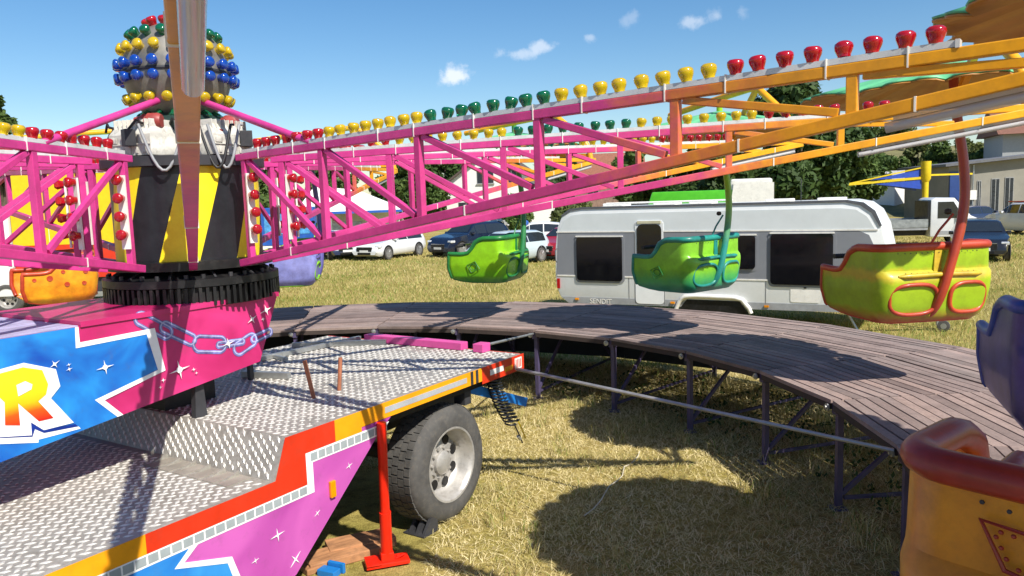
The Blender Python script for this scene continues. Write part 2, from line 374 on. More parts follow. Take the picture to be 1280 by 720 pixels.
sp_ = MB(); sp_.box(.832, .845, -.03, .03, zbot(.8)+.16, ztop(.8)-.17); o = sp_.build('bulb_plate', white_plastic); sp_me = o.data; bpy.data.objects.remove(o)
rest = MB(); BKEYS = 'RYGB'
def rest_bulb(key, M4): rest.cur = BKEYS.index(key); rest.lathe(bulb_prof[::2]+[bulb_prof[-1]], 6, M4)
SEQ = 'RYGYRR'
for k in range(12):
    az = R(-67.05+30*k)-(R(.4) if k == 0 else 0)
    A_ = link('arm', arm_me, car, (0, 0, 0), (0, 0, az))
    for me in sm: link('strut', me, A_)
    if k in (1, 11): link('tie_strut', tie_me, A_)
    link('bulb_channel', ch_me, A_); link('cable_tie', ct_me, A_)['kind'] = 'stuff'; link('lever', lv_me, A_)
    t_ = link('tube_lamp', tl_me, A_, (0, .010, .008)); link('lamp_core', tz_me, A_, (0, .010, .008)); link('bulb_plate', sp_me, A_)
    for q in range(39):
        r_ = 5.265-.1135*q; key = SEQ[min(5, q//8)]
        near = k in (1, 2, 3) or (k == 4 and q < 24) or (k == 11 and q > 26)
        jz = R(rnd.gauss(0, 6)); jx = R(rnd.gauss(0, 6)); lo_ = (r_+rnd.uniform(-.006, .006), 0, ztop(r_)-.001)
        if near: link('bulb', BME[key], A_, lo_, (jx, jz, rnd.uniform(0, 6)))
        else: rest_bulb(key, Matrix.Rotation(az, 4, 'Z')@Matrix.Translation(lo_)@Matrix.Rotation(jz, 4, 'Y'))
    for q in range(4):
        z_ = zbot(.8)+.22+.125*q+.04
        if k in (1, 11, 2, 10): link('bulb', BME['R'], A_, (.846, 0, z_), (0, R(90), 0))
        else: rest_bulb('R', Matrix.Rotation(az, 4, 'Z')@Matrix.Translation((.846, 0, z_))@Matrix.Rotation(R(90), 4, 'Y'))
for lat, n, key in ((64, 11, 'R'), (42, 16, 'G'), (24, 19, 'Y'), (7, 20, 'B'), (-7, 20, 'B'), (-28, 18, 'Y'), (-50, 14, 'G')):
    for i in range(n):
        a = 2*math.pi*(i+.3*(lat > 10))/n; la = R(lat)
        d = Vector((math.cos(a)*math.cos(la), math.sin(a)*math.cos(la), math.sin(la)))
        M4 = Matrix.Translation(Vector((0, 0, ZB))+d*(RB-.004))@d.to_track_quat('Z', 'Y').to_matrix().to_4x4()
        if math.cos(a-R(-66)) > -.05:
            o = link('bulb', BME[key], car); o.matrix_local = M4@Matrix.Scale(1.06, 4)
        else: rest_bulb(key, M4)
o = rest.build('bulb', [BM[k] for k in BKEYS], car, smooth=50, normals=False); o['kind'] = 'stuff'

# ------------------------------------------------------------------ trailer carrying the ride
TA = Vector((-1.563, 5.004, 0)); TR = R(57.5)
trl = empty('ride_trailer', TA, TR)
tag(trl, 'flatbed ride trailer with checker plate deck and airbrushed blue and pink sides', 'trailer')
def plate_mat():
    m, t, b = newmat('checker_plate')
    n = noise(t, 2.2, 6, .7); n2 = noise(t, 30, 4, .7)
    c = ramp(t, n.outputs['Fac'], [(.3, (.24, .23, .20)), (.55, (.34, .325, .29)), (.75, (.42, .40, .36))])
    o = mixc(t, .55, c.outputs[0], ramp(t, n2.outputs['Fac'], [(.35, (.55, .5, .45)), (.65, (1.1, 1.1, 1.1))]).outputs[0], 'MULTIPLY')
    t.links.new(o, b.inputs['Base Color']); b.inputs['Metallic'].default_value = .12
    rr = ramp(t, n2.outputs['Fac'], [(.3, (.38,)*3), (.7, (.6,)*3)]); t.links.new(rr.outputs[0], b.inputs['Roughness']); return m
chk = plate_mat(); tread_m = mat('worn_tread', (.60, .58, .53), .35, .2, var=.2, scale=20)
TW = 2.65
MB().box(.02, 3.0, -.0285, TW, 1.27, 1.32).build('upper_deck', chk, trl)
MB().box(-4.4, -.12, -.0285, TW, 1.01, 1.06).build('lower_deck', chk, trl)
rp_ = MB(); rp_.prism([(-.119, 1.01), (.019, 1.27), (.019, 1.319), (-.119, 1.0605)], (0, TW, 0), (1, 0, 0), (0, 0, 1), TW+.0285); rp_.build('step_plate', chk, trl)
td = MB(); lz = [(-.5, 0), (0, -.5), (.5, 0), (0, .5)]
def tread(cx, cy, o, U, V, N, s, ang, tint=0):
    L, W, H = .060*s, .026*s, .0055
    ca, sa = math.cos(ang), math.sin(ang); vs = []
    for sc, h in ((1, 0), (.55, H)):
        for a, b in lz:
            x, y = a*L*sc, b*W*sc; p = o+U*(cx+x*ca-y*sa)+V*(cy+x*sa+y*ca)+N*h; vs.append(p)
    td.add(vs, [(4, 5, 6, 7), (0, 1, 5, 4), (1, 2, 6, 5), (2, 3, 7, 6), (3, 0, 4, 7)])
def field(x0, x1, y0, y1, o, U, V, N, dx, dy, s, one=False, skip=None):
    i = 0; x = x0
    while x < x1:
        y = y0+(dy/2 if i % 2 else 0)
        while y < y1:
            wear = math.sin(x*2.3+1.7*math.sin(y*1.9))*math.cos(y*2.9+x)
            if not (skip and skip(x, y)) and rnd.random() > (.30 if wear > .72 else .02): tread(x, y, o, U, V, N, s*rnd.uniform(.85, 1.05)*(1 if wear < .45 else .82), R(52) if one else (R(35) if i % 2 else R(-35)))
            y += dy
        x += dx; i += 1
ex, ey, ez = Vector((1, 0, 0)), Vector((0, 1, 0)), Vector((0, 0, 1))
field(.05, 2.98, .03, TW-.03, Vector((0, 0, 1.3201)), ex, ey, ez, .037, .075, 1)
field(-2.6, -.16, .03, TW-.03, Vector((0, 0, 1.0601)), ex, ey, ez, .040, .080, 1.1, skip=lambda x, y: x > -.34 and .12 < y < 1.05)
sv = Vector((.138, 0, .2585)); sl_ = sv.length; sv.normalize()
field(.04, TW-.04, .03, sl_-.02, Vector((-.1195, 0, 1.0606)), ey, sv, Vector((-sv.z, 0, sv.x)), .044, .060, 1.12, True)
o = td.build('tread_pattern', tread_m, trl, normals=False); o['kind'] = 'stuff'
# worn flat patches and hinges at the foot of the step
for i, y in enumerate((.16, .30, .46, .62, .78, .94)):
    MB().box(-.33, -.14, y, y+.115, 1.0602, 1.066).build('wear_plate', mat('bare_plate', (.42, .39, .33), .5, .5, dirt=.3), trl)
    MB().prism([(-.30, 0), (-.15, 0), (-.15, .035)], (0, y+.118, 1.061), (1, 0, 0), (0, 0, 1), .012).build('rib', chk, trl)
# side rails
red = mat('signal_red_paint', '#d23417', .4, var=.1, dirt=.18); orange = mat('orange_yellow_paint', '#f2a012', .4, var=.1, dirt=.15)
MB().box(.72, 2.30, -.0305, -.004, 1.20, 1.2695).box(.72, 2.30, -.0335, -.029, 1.20, 1.323).build('edge_rail', orange, trl)
MB().box(2.302, 3.03, -.0335, -.029, 1.17, 1.323).build('edge_rail', red, trl)
MB().box(3.001, 3.03, .006, TW, 1.17, 1.318).build('end_rail', red, trl)
refl = mat('reflective_tape', (.55, .57, .6), .35, .3, var=.1)
MB().box(.98, 2.06, -.0365, -.034, 1.238, 1.284).build('reflective_strip', refl, trl)
for i, x in enumerate((2.12, 2.2)): MB().box(x, x+.04, -.0365, -.034, 1.203, 1.321).build('stripe', dark_steel, trl)
MB().box(2.43, 2.66, -.0365, -.034, 1.225, 1.275).build('sticker', white_plastic, trl)
MB().box(2.68, 2.82, -.0365, -.034, 1.205, 1.25).build('reflector', mat('amber', (.8, .28, .0), .3), trl)
MB().box(2.86, 2.985, -.0365, -.034, 1.19, 1.30).build('sticker', white_plastic, trl)
for q in range(4): MB().box(2.875+.027*q, 2.888+.027*q, -.038, -.0368, 1.205, 1.285).build('lettering', red, trl)
def airbrush(name, c1, c2, sc):
    m, t, b = newmat(name); n = noise(t, sc, 3, .5); n.inputs['Distortion'].default_value = .6
    cr = ramp(t, n.outputs['Fac'], [(.30, c1), (.50, [(a+b_)/2 for a, b_ in zip(c1, c2)]), (.68, c2)])
    n2 = noise(t, 9, 7, .75); rd = ramp(t, n2.outputs['Fac'], [(.55, (0, 0, 0)), (.8, (.3,)*3)]); o = mixc(t, rd.outputs[0], cr.outputs[0], (.11, .07, .06))
    n3 = noise(t, 60, 5, .8, stretch=(.25, 1, 1)); sc_ = ramp(t, n3.outputs['Fac'], [(.71, (0, 0, 0)), (.74, (.5,)*3)]); o = mixc(t, sc_.outputs[0], o, (.45, .40, .38))
    t.links.new(o, b.inputs['Base Color']); b.inputs['Roughness'].default_value = .42; b.inputs['Coat Weight'].default_value = .15; b.inputs['Coat Roughness'].default_value = .2; return m
# side panel with airbrush work (flat paint built as thin layers)
def layer(name, poly, m, y, parent=None, th=.003):
    return MB().prism(poly, (0, y, 0), (1, 0, 0), (0, 0, 1), th).build(name, m, parent or trl)
mg = airbrush('magenta_airbrush', (.42, .06, .33), (.62, .13, .47), 1.6)
bl = airbrush('blue_airbrush', (.008, .12, .50), (.05, .34, .74), 2.2)
wh = mat('white_paint', '#f2f1ee', .42, var=.05, dirt=.1)
pan = layer('side_panel', [(-4.4, 1.005), (-.1, 1.005), (.04, 1.265), (.715, 1.265), (.715, 1.195), (1.05, 1.195), (.90, 1.10), (.02, .36), (-.3, .28), (-4.4, .28)], mg, 0, th=.03)
layer('red_band', [(-1.02, 1.06), (-.10, 1.058), (.002, 1.3225), (.45, 1.3225), (.45, 1.165), (.165, 1.165), (.165, .945), (-1.02, .945)], red, -.0302)
layer('orange_band', [(-4.4, 1.06), (-1.0202, 1.06), (-1.0202, .945), (-4.4, .945)], orange, -.0302)
layer('orange_band', [(.4502, 1.3225), (.7195, 1.3225), (.7195, 1.165), (.4502, 1.165)], orange, -.0302)
MB().box(.35, .4498, -.0325, -.0308, 1.17, 1.32).build('worn_patch', red, trl)
layer('white_outline', [(-4.4, .944), (.166, .944), (.166, 1.164), (1.02, 1.164), (.93, 1.085), (.225, 1.085), (.225, .872), (-4.4, .872)], wh, -.0302)
sq = mat('grey_square', (.33, .37, .38), .45, var=.15)
x = -2.2
while x < .14: MB().box(x, x+.062, -.0358, -.0334, .886, .936).build('square', sq, trl); x += .074
x = .21
while x < .93: MB().box(x, x+.06, -.0358, -.0334, 1.098, 1.152).build('square', sq, trl); x += .072
layer('blue_field', [(-4.4, .871), (-.76, .871), (-.86, .79), (-.51, .672), (-.40, .3), (-4.4, .3)], bl, -.0302)
layer('white_outline', [(-.76, .871), (-.705, .871), (-.80, .80), (-.475, .70), (-.345, .3), (-.40, .3), (-.51, .672), (-.862, .788)], wh, -.0325)
def star(name, cx, cz, r1, m, y, parent=None, n=4, rot=0):
    pl = []
    for i in range(2*n):
        a = rot+math.pi*i/n; q = (r1 if i % 4 == 0 or n != 4 else r1*.8) if i % 2 == 0 else r1*.13
        pl.append((cx+q*math.cos(a), cz+q*math.sin(a)))
    return MB().prism(pl, (0, y, 0), (1, 0, 0), (0, 0, 1), .002).build(name, m, parent or trl)
for cx, cz, s, rt in ((.567, .951, .036, .3), (.235, .715, .03, .5), (-.117, .696, .06, .1), (.017, .471, .062, .7), (-.306, .60, .03, .2), (-.62, .55, .03, .4)):
    star('sparkle', cx, cz, s, wh, -.0345, rot=rt)
MB().box(.36, .41, -.055, -.030, .78, .90).build('side_reflector', mat('amber', (.8, .28, 0), .3), trl, bevel=.006)
# chassis, axle
MB().box(-4.2, 2.95, .75, 1.9, .75, 1.0).build('chassis_beam', dark_steel, trl)
MB().box(.95, 2.95, .10, .16, 1.10, 1.268).build('frame_rail', black_iron, trl); MB().box(.95, 2.95, 2.5, 2.6, 1.05, 1.268).build('frame_rail', dark_steel, trl)
MB().box(-.3, .25, .35, 2.6, .55, 1.0).build('underbody_box', black_iron, trl)
tyre_m = mat('tyre_rubber', (.075, .072, .068), .8, var=.3, scale=9, dirt=.35, dirtcol=(.2, .17, .13), bmp=.2, bscale=30)
rim_m = mat('steel_rim', (.46, .44, .41), .48, .45, var=.2, dirt=.5)
RT = .525
def wheel(parent, x, y, z, side=-1, rt=RT, wd_=.36, name='wheel'):
    M_ = Matrix.Translation((x, y, z))@Matrix.Rotation(R(90 if side < 0 else -90), 4, 'X')   # lathe axis z -> outward
    h = wd_; s = rt/.525
    ty = MB(); ty.lathe([(.325*s, 0), (.335*s, .012), (.40*s, .022), (.47*s, .012), (.505*s, -.02), (.525*s, -.05), (.525*s, -h+.05), (.505*s, -h+.02), (.40*s, -h), (.32*s, -h)], 48, M_, caps=False)
    tyre = ty.build(name, tyre_m, parent, smooth=38)
    tr_ = MB()
    for k in range(44):
        a = 2*math.pi*k/44
        for q in range(4):
            zc = -.075-q*(h-.12)/3.6; tr_.box(.522*s, .533*s, -.03*s, .03*s, zc-.03, zc+.03, M_@Matrix.Rotation(a+.04*(q % 2), 4, 'Z'))
    tr_.build('tread', tyre_m, tyre)
    rm = MB(); rm.lathe([(.338*s, .004), (.335*s, .014), (.318*s, .012), (.305*s, -.01), (.290*s, -.03), (.285*s, -.11), (.262*s, -.14), (.25*s, -.15), (.20*s, -.135), (.11*s, -.12), (.105*s, -.09), (.08*s, -.075), (0, -.07)], 48, M_, caps=False)
    rim = rm.build('rim', rim_m, tyre, smooth=38)
    for k in range(8):
        a = 2*math.pi*(k+.4)/8; MB().lathe([(0, -.127), (.046*s, -.127), (.046*s, -.150)], 14, M_@Matrix.Translation((.205*s*math.cos(a), .205*s*math.sin(a), 0))).build('hand_hole', black_iron, rim)
    for k in range(10):
        a = 2*math.pi*k/10; MB().lathe([(.014*s, -.13), (.014*s, -.10), (0, -.098)], 6, M_@Matrix.Translation((.135*s*math.cos(a), .135*s*math.sin(a), 0))).build('wheel_nut', rim_m, rim)
    return tyre
for y, sd in ((.075, -1), (2.575, 1)):
    for x in (1.93,): wheel(trl, x, y, .515, sd)
MB().tube([(1.93, .35, .515), (1.93, 2.3, .515)], .075, 12).build('axle', dark_steel, trl)
# airbrushed box below the turntable
BY = .9
hotp = airbrush('hot_pink_airbrush', (.38, .008, .09), (.66, .035, .20), 1.9); boxtop = mat('box_top_paint', (.42, .40, .58), .45, var=.45, scale=3, stretch=(1, 6, 1), dirt=.2)
bx_ = MB(); prof = [(-4.2, 1.07), (.60, 1.64), (.81, 2.135), (-4.2, 2.135)]
bx_.prism(prof, (0, 2.06, 0), (1, 0, 0), (0, 0, 1), 2.06-BY)
base = bx_.build('base_box', hotp, trl)
MB().box(-4.2, -.78, BY-.001, 2.06, 2.136, 2.142).build('box_lid', boxtop, trl)
MB().box(-.77, .82, BY-.012, 2.07, 2.13, 2.165).build('box_lid', hotp, trl)
blue2 = airbrush('deep_blue_airbrush', (.004, .07, .40), (.02, .30, .74), 2.6); navy = mat('navy_paint', '#0d2f86', .35, var=.2)
zb = lambda t: 1.07+(t+4.2)*(1.64-1.07)/4.8
layer('blue_field', [(-4.2, 2.134), (-.79, 2.134), (-.798, 2.008), (-.316, 2.018), (-.252, 1.76), (-.70, 1.645), (-.57, zb(-.57)+.002), (-4.2, zb(-4.2)+.002)], blue2, BY-.002, base)
layer('white_outline', [(-.803, 2.134), (-.782, 2.134), (-.782, 2.035), (-.268, 2.045), (-.215, 1.738), (-.66, 1.632), (-.545, zb(-.545)+.002), (-.585, zb(-.585)+.002), (-.722, 1.648), (-.27, 1.752), (-.33, 2.012), (-.81, 2.003)], wh, BY-.0045, base)
Rw = [(-1.31, 1.94), (-1.25, 1.96), (-1.123, 1.972), (-.945, 1.897), (-.929, 1.786), (-.991, 1.725), (-.87, 1.539), (-1.051, 1.54), (-1.119, 1.608), (-1.121, 1.528), (-1.34, 1.575)]
Rs = [(-1.119, 1.585), (-1.051, 1.525), (-.841, 1.505), (-.83, 1.489), (-1.085, 1.49), (-1.087, 1.472), (-1.36, 1.54), (-1.36, 1.585), (-1.125, 1.52)]
layer('letter_outline', Rs, wh, BY-.0045, base)
layer('letter_shadow', [(-1.112, 1.60), (-1.051, 1.542), (-.862, 1.528), (-.845, 1.508), (-1.05, 1.522), (-1.10, 1.56), (-1.118, 1.518), (-1.36, 1.575), (-1.36, 1.60)], navy, BY-.0065, base)
layer('letter_edge', Rw, wh, BY-.008, base)
rg = gradmat('letter_fade', 2, [(0, (.55, .015, .01)), (.28, (.8, .10, .01)), (.5, (.9, .5, .01)), (1, (.92, .78, .02))], lo=1.6, hi=1.86, rough=.3, dirt=.0)
layer('letter_r', [(-1.30, 1.925), (-1.252, 1.937), (-1.131, 1.947), (-1.026, 1.908), (-1.0, 1.815), (-1.018, 1.756), (-1.067, 1.725), (-.989, 1.601), (-1.074, 1.602), (-1.179, 1.74), (-1.181, 1.606), (-1.261, 1.628), (-1.25, 1.763), (-1.275, 1.80), (-1.30, 1.81)], rg, BY-.011, base)
layer('letter_counter', [(-1.179, 1.849), (-1.128, 1.862), (-1.091, 1.835), (-1.10, 1.806), (-1.175, 1.781)], wh, BY-.0142, base)
for cx, cz, s, rt in ((-.951, 1.93, .035, .5), (-.867, 1.881, .02, .2), (-.867, 1.91, .015, .2), (-.64, 1.847, .06, .1), (-.112, 1.721, .085, .15), (-.243, 1.674, .022, 0), (-.27, 1.63, .015, 0), (.0, 1.70, .02, 0), (.02, 1.67, .014, 0), (.682, 2.037, .06, .3), (.542, 1.986, .05, .5), (.645, 1.97, .02, 0), (.31, 1.835, .055, .2)):
    star('sparkle', cx, cz, s, wh, BY-.014, base, rot=rt); MB().lathe([(s*.27, 0), (s*.27, .0035), (0, .0035)], 12, Matrix.Translation((cx, BY-.012, cz))@Matrix.Rotation(R(90), 4, 'X')).build('sparkle_core', wh, base)
# painted chain
chm = mat('chain_blue_grey', (.15, .16, .40), .4, var=.6, scale=14); chh = mat('chain_highlight', (.42, .43, .66), .4, var=.4, scale=14)
for cx, cz, L, W, ang in ((-.27, 2.06, .30, .085, -35), (-.09, 1.975, .30, .075, -32), (.16, 1.855, .28, .115, -12), (.34, 1.83, .24, .035, -3), (.47, 1.80, .22, .10, 20), (.63, 1.84, .20, .05, 12)):
    for (w2, mm_, dy, q) in ((.014, chm, .0035, 0), (.0045, chh, .0055, .004)):
        pts = []
        for i in range(28):
            a = 2*math.pi*i/28; x0 = (L/2-W/2)*(1 if math.cos(a) > 0 else -1)+W/2*math.cos(a); z0 = W/2*math.sin(a)
            ca, sa = math.cos(R(ang)), math.sin(R(ang)); pts.append((cx+x0*ca-z0*sa, BY-dy, cz+x0*sa+z0*ca+q))
        b_ = MB().tube(pts, w2, 6, closed=True)
        b_.v = [(v[0], BY-dy+(v[1]-BY+dy)*.12, v[2]) for v in b_.v]
        b_.build('painted_chain', mm_, base, smooth=60)
for x in (-.02,):
    for y in (1.0, 1.9): MB().prism([(-.05, 0), (.05, 0), (.03, .3), (-.03, .3)], (x+.1, y, 1.06 if x < -.2 else 1.32), (1, 0, 0), (0, 0, 1), .05).build('support_leg', dark_steel, trl)
MB().box(.05, .5, 1.35, 1.75, 1.325, 1.62).build('support_block', black_iron, trl)
# things lying on the deck / fixed to it
pinkb = mat('pink_beam', '#d24f97', .42, var=.12, dirt=.25)
MB().box(2.88, 3.0, .62, 1.95, 1.325, 1.40).build('pink_beam', pinkb, trl, bevel=.006)
MB().box(2.86, 3.0, .34, .46, 1.325, 1.41).build('pink_bracket', pinkb, trl, bevel=.006)
rust = mat('rusty_rod', (.34, .12, .06), .7, var=.35)
for (x, y, dx, dy, L) in ((.84, .585, -.04, .035, .31), (1.12, .585, .035, -.0, .27)): MB().tube([(x, y, 1.32), (x+dx, y+dy, 1.32+L)], .017, 8).build('steel_pin', rust, trl, smooth=40)
for a, b, w in (((1.10, 1.76, 1.352), (1.23, 1.30, 1.352), .055), ((1.50, 2.2, 1.35), (2.92, 2.05, 1.35), .045), ((2.3, 2.45, 1.35), (2.85, 1.6, 1.35), .05), ((1.75, 1.92, 1.35), (1.85, 2.6, 1.35), .03)):
    tag(MB().beam(a, b, w, w).build('steel_tube', galv, None), 'x', 'tube') if 0 else MB().beam(a, b, w, w).build('steel_tube', galv, trl)
MB().box(1.05, 1.09, 1.60, 1.64, 1.32, 1.45).build('steel_post', dark_steel, trl)
# coiled air hoses and the blue strut under the tail corner
hose = mat('black_hose', (.015, .015, .017), .35)
for q, (x, y) in enumerate(((2.52, .03), (2.66, .08))):
    pts = []; turns = 15; L = .52
    for i in range(turns*12+1):
        a = 2*math.pi*i/12; f = i/(turns*12)
        pts.append((x+.02+.26*f*f+.048*math.cos(a), y-.04*f+.048*math.sin(a), 1.17-L*f*(.8+.2*f)))
    MB().tube(pts, .0085, 6).build('air_hose', hose, trl, smooth=60)
    e_ = pts[-1]; MB().tube([e_, (e_[0]+.03, e_[1]-.02, e_[2]-.08), (e_[0]+.10, e_[1], e_[2]-.15), (e_[0]+.16, e_[1]+.01, e_[2]-.24)], .008, 6).build('hose_end', (hose, mat('yellow_hose', (.7, .5, .02), .4))[q], trl, smooth=60)
MB().tube([(2.93, -.0, .50), (2.97, 0, .46)], .018, 8).build('coupling', galv, trl)
bluep = mat('bright_blue_paint', '#1f78c4', .42, var=.15, dirt=.2)
MB().beam((2.25, .16, 1.14), (3.12, .02, .80), .05, .09).build('blue_strut', bluep, trl, bevel=.005)
MB().box(2.2, 2.3, .10, .22, .98, 1.17).build('strut_bracket', dark_steel, trl)
# ------------------------------------------------------------------ jack, blocks, chock by the trailer wheel
jb = at_z(484, 702, .03); jt = at_z(477, 535, 1.15)
jk = empty('jack_stand', (jb.x, jb.y, 0), R(18))
tag(jk, 'bright red tubular jack stand propping up the trailer beside its wheel', 'jack stand')
jred = mat('jack_red', '#e8240c', .38, var=.1, dirt=.12)
tl_ = Matrix.Rotation(-R(18), 3, 'Z')@Vector((jt.x-jb.x, jt.y-jb.y, 0)); top = Vector((tl_.x, tl_.y, 1.19))
MB().tube([(0, 0, .06), top*.35+Vector((0, 0, .04))], .046, 14).build('outer_tube', jred, jk, smooth=40)
MB().tube([top*.33+Vector((0, 0, .04)), top], .037, 14).build('inner_tube', jred, jk, smooth=40)
MB().box(-.17, .17, -.075, .075, .02, .05).box(-.17, -.05, -.09, .09, .051, .06).build('foot_plate', jred, jk, bevel=.004)
MB().box(-.05, .05, -.05, .05, .05, .12).build('foot_socket', jred, jk, bevel=.006)
MB().tube([(.07, -.02, .055), (.11, -.03, .075), (.14, 0, .07), (.11, .03, .06), (.08, .02, .055)], .007, 6).build('ring', jred, jk, smooth=40)
wood_m = mat('weathered_orange_wood', (.42, .20, .09), .8, var=.4, scale=4, stretch=(1, 8, 1), dirt=.5, dirtcol=(.06, .04, .03), bmp=.3)
wc = at_z(430, 690, .05)
for i, (dx, dy, z0, h, L, W, rz, lab) in enumerate(((0, 0, 0, .07, .62, .26, 30, 'long weathered orange board lying flat beside the red jack stand'), (.10, .18, .0, .08, .55, .24, 24, 'paint stained packing board lying in the grass behind the red jack stand'), (-.14, -.12, 0, .05, .36, .18, 40, 'small brown wood block at the corner of the pink trailer side'))):
    o = MB().box(-L/2, L/2, -W/2, W/2, 0, h).build('packing_board', wood_m, None, bevel=.008); o.location = (wc.x+dx, wc.y+dy, z0+.002); o.rotation_euler.z = R(rz)
    tag(o, lab, 'wood board')
bc = at_z(411, 714, .03)
o = MB().box(-.08, .08, -.045, .045, .0, .05).box(-.05, .10, .05, .08, .0, .08).build('blue_strap_buckle', bluep, None, bevel=.006); o.location = (bc.x, bc.y, .0); o.rotation_euler.z = R(-25)
tag(o, 'bright blue metal clamp lying by the wood blocks under the trailer side', 'clamp')
ck = at_z(518, 668, .0)
ch = empty('wheel_chock', (ck.x, ck.y, 0), R(57)); tag(ch, 'dark slatted metal chock wedged under the trailer tyre', 'wheel chock')
for q in range(3): MB().prism([(0, 0), (.20, 0), (.20, .19), (.16, .19)], (-.02, -.09+.075*q, 0), (1, 0, 0), (0, 0, 1), .028).build('rib', dark_steel, ch)
MB().box(-.03, .19, -.13, .10, .0, .012).build('plate', dark_steel, ch)

# ------------------------------------------------------------------ round wooden platform
plat = empty('ring_platform', HUB)
tag(plat, 'round walkway of worn grey brown planks on purple steel legs circling the ride', 'platform')
RI, RO, NS = 5.337, 8.06, 27; DA = 2*math.pi/NS; A0 = R(97.94)
def plank_mat(name, base):
    m, t, b = newmat(name)
    inf = t.nodes.new('ShaderNodeObjectInfo')
    n = noise(t, 3, 6, .7, stretch=(1, 1, 1)); n2 = noise(t, 40, 5, .75)
    n3 = noise(t, .9, 4, .6, coord='Object')
    c = ramp(t, n.outputs['Fac'], [(.3, [v*.7 for v in base]), (.5, base), (.72, [v*1.25 for v in base])])
    vr = ramp(t, inf.outputs['Random'], [(0, (.66, .63, .62)), (.5, (.98, .97, .97)), (1, (1.28, 1.22, 1.18))])
    o = mixc(t, 1., c.outputs[0], vr.outputs[0], 'MULTIPLY')
    o = mixc(t, .6, o, ramp(t, n2.outputs['Fac'], [(.3, (.55, .5, .5)), (.6, (1.1, 1.08, 1.05))]).outputs[0], 'MULTIPLY')
    rd = ramp(t, n3.outputs['Fac'], [(.5, (0, 0, 0)), (.75, (.45,)*3)])
    o = mixc(t, rd.outputs[0], o, (.30, .26, .24))
    t.links.new(o, b.inputs['Base Color']); b.inputs['Roughness'].default_value = .78
    bump(t, b, n2.outputs['Fac'], .35, .004); return m
pk = plank_mat('worn_deck_plank', (.275, .212, .192))
purple = mat('purple_leg_paint', (.075, .06, .13), .5, var=.25, dirt=.35)  # purple darkened so the paint carries the shadow below the deck
darkwood = mat('dark_joist_wood', (.05, .035, .03), .8, var=.3)
skirt_m = mat('black_skirt_board', (.012, .014, .022), .7, var=.3)
NP = 25; widths = [rnd.uniform(.9, 1.1) for _ in range(NP)]; tot = sum(widths)
edges = [RI]
for w in widths: edges.append(edges[-1]+w/tot*(RO-RI))
extra = MB()
def corner(k, r_): a = A0-DA*k; return Vector((r_*math.cos(a), r_*math.sin(a), 0))
for k in range(NS):
    vis = -1 <= (k if k < 20 else k-NS) <= 10
    ddir = (corner(k+1, 1)-corner(k, 1)).normalized()
    for j in range(NP):
        g_ = .007+rnd.uniform(0, .008); ra, rb = edges[j]+g_, edges[j+1]-g_*.5
        jag = rnd.uniform(-.012, .006)+(.02 if rnd.random() < .06 else 0)
        p = [corner(k, ra)+ddir*(.006-jag), corner(k+1, ra)-ddir*(.006-jag), corner(k+1, rb)-ddir*(.006-jag), corner(k, rb)+ddir*(.006-jag)]
        zt = ZD+rnd.uniform(-.004, .003); tl2 = rnd.uniform(-.002, .002)
        vs = [(q.x, q.y, zt-.034) for q in p]+[(q.x, q.y, zt+(tl2 if i < 2 else -tl2)) for i, q in enumerate(p)]
        fs = [(3, 2, 1, 0), (4, 5, 6, 7), (0, 1, 5, 4), (1, 2, 6, 5), (2, 3, 7, 6), (3, 0, 4, 7)]
        if vis: MB().add(vs, fs).build('plank', pk, plat)
        else: extra.add(vs, fs)
o = extra.build('plank', pk, plat, normals=False); o['kind'] = 'stuff'
legs_me = None
for k in range(NS):
    a = A0-DA*k; c_, s_ = math.cos(a), math.sin(a); rv = Vector((c_, s_, 0))
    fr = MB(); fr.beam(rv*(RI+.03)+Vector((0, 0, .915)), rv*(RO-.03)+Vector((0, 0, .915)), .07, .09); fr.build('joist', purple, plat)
    p, q = corner(k, RI+.03), corner(k+1, RI+.03)
    MB().beam(p+Vector((0, 0, .935)), q+Vector((0, 0, .935)), .035, .055, ext=-.03).build('rim_board', darkwood, plat)
    p, q = corner(k, RO-.03), corner(k+1, RO-.03)
    MB().beam(p+Vector((0, 0, .935)), q+Vector((0, 0, .935)), .035, .055, ext=-.03).build('rim_board', darkwood, plat)
    L = rv*(RI+.085)
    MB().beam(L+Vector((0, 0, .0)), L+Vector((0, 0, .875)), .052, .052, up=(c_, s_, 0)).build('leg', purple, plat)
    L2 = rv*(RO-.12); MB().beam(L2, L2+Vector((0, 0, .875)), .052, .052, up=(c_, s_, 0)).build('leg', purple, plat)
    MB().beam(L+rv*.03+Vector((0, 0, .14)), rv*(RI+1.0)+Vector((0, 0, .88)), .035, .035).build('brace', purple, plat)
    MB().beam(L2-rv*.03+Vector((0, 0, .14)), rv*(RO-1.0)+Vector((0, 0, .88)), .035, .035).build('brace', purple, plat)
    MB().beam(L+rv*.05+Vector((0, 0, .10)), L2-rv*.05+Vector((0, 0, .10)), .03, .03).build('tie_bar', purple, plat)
    MB().lathe([(.034, 0), (.034, .014), (.018, .016), (.018, .03), (0, .03)], 14, Matrix.Translation(rv*(RI-.0)+Vector((0, 0, .925))-Vector((-s_, c_, 0))*-.05)@Matrix.Rotation(a, 4, 'Z')@Matrix.Rotation(R(-90), 4, 'Y')).build('pin_disc', galv, plat)
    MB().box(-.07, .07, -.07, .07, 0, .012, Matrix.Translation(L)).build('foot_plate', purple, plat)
    if k in (25, 26, 0, 1, 2, 3, 4):
        p, q = corner(k, RO-.075), corner(k+1, RO-.075)
        MB().beam(p+Vector((0, 0, .49)), q+Vector((0, 0, .49)), .02, .76, ext=-.01).build('skirt_board', skirt_m, plat)
Tm = Matrix.Translation(TA)@Matrix.Rotation(TR, 4, 'Z')
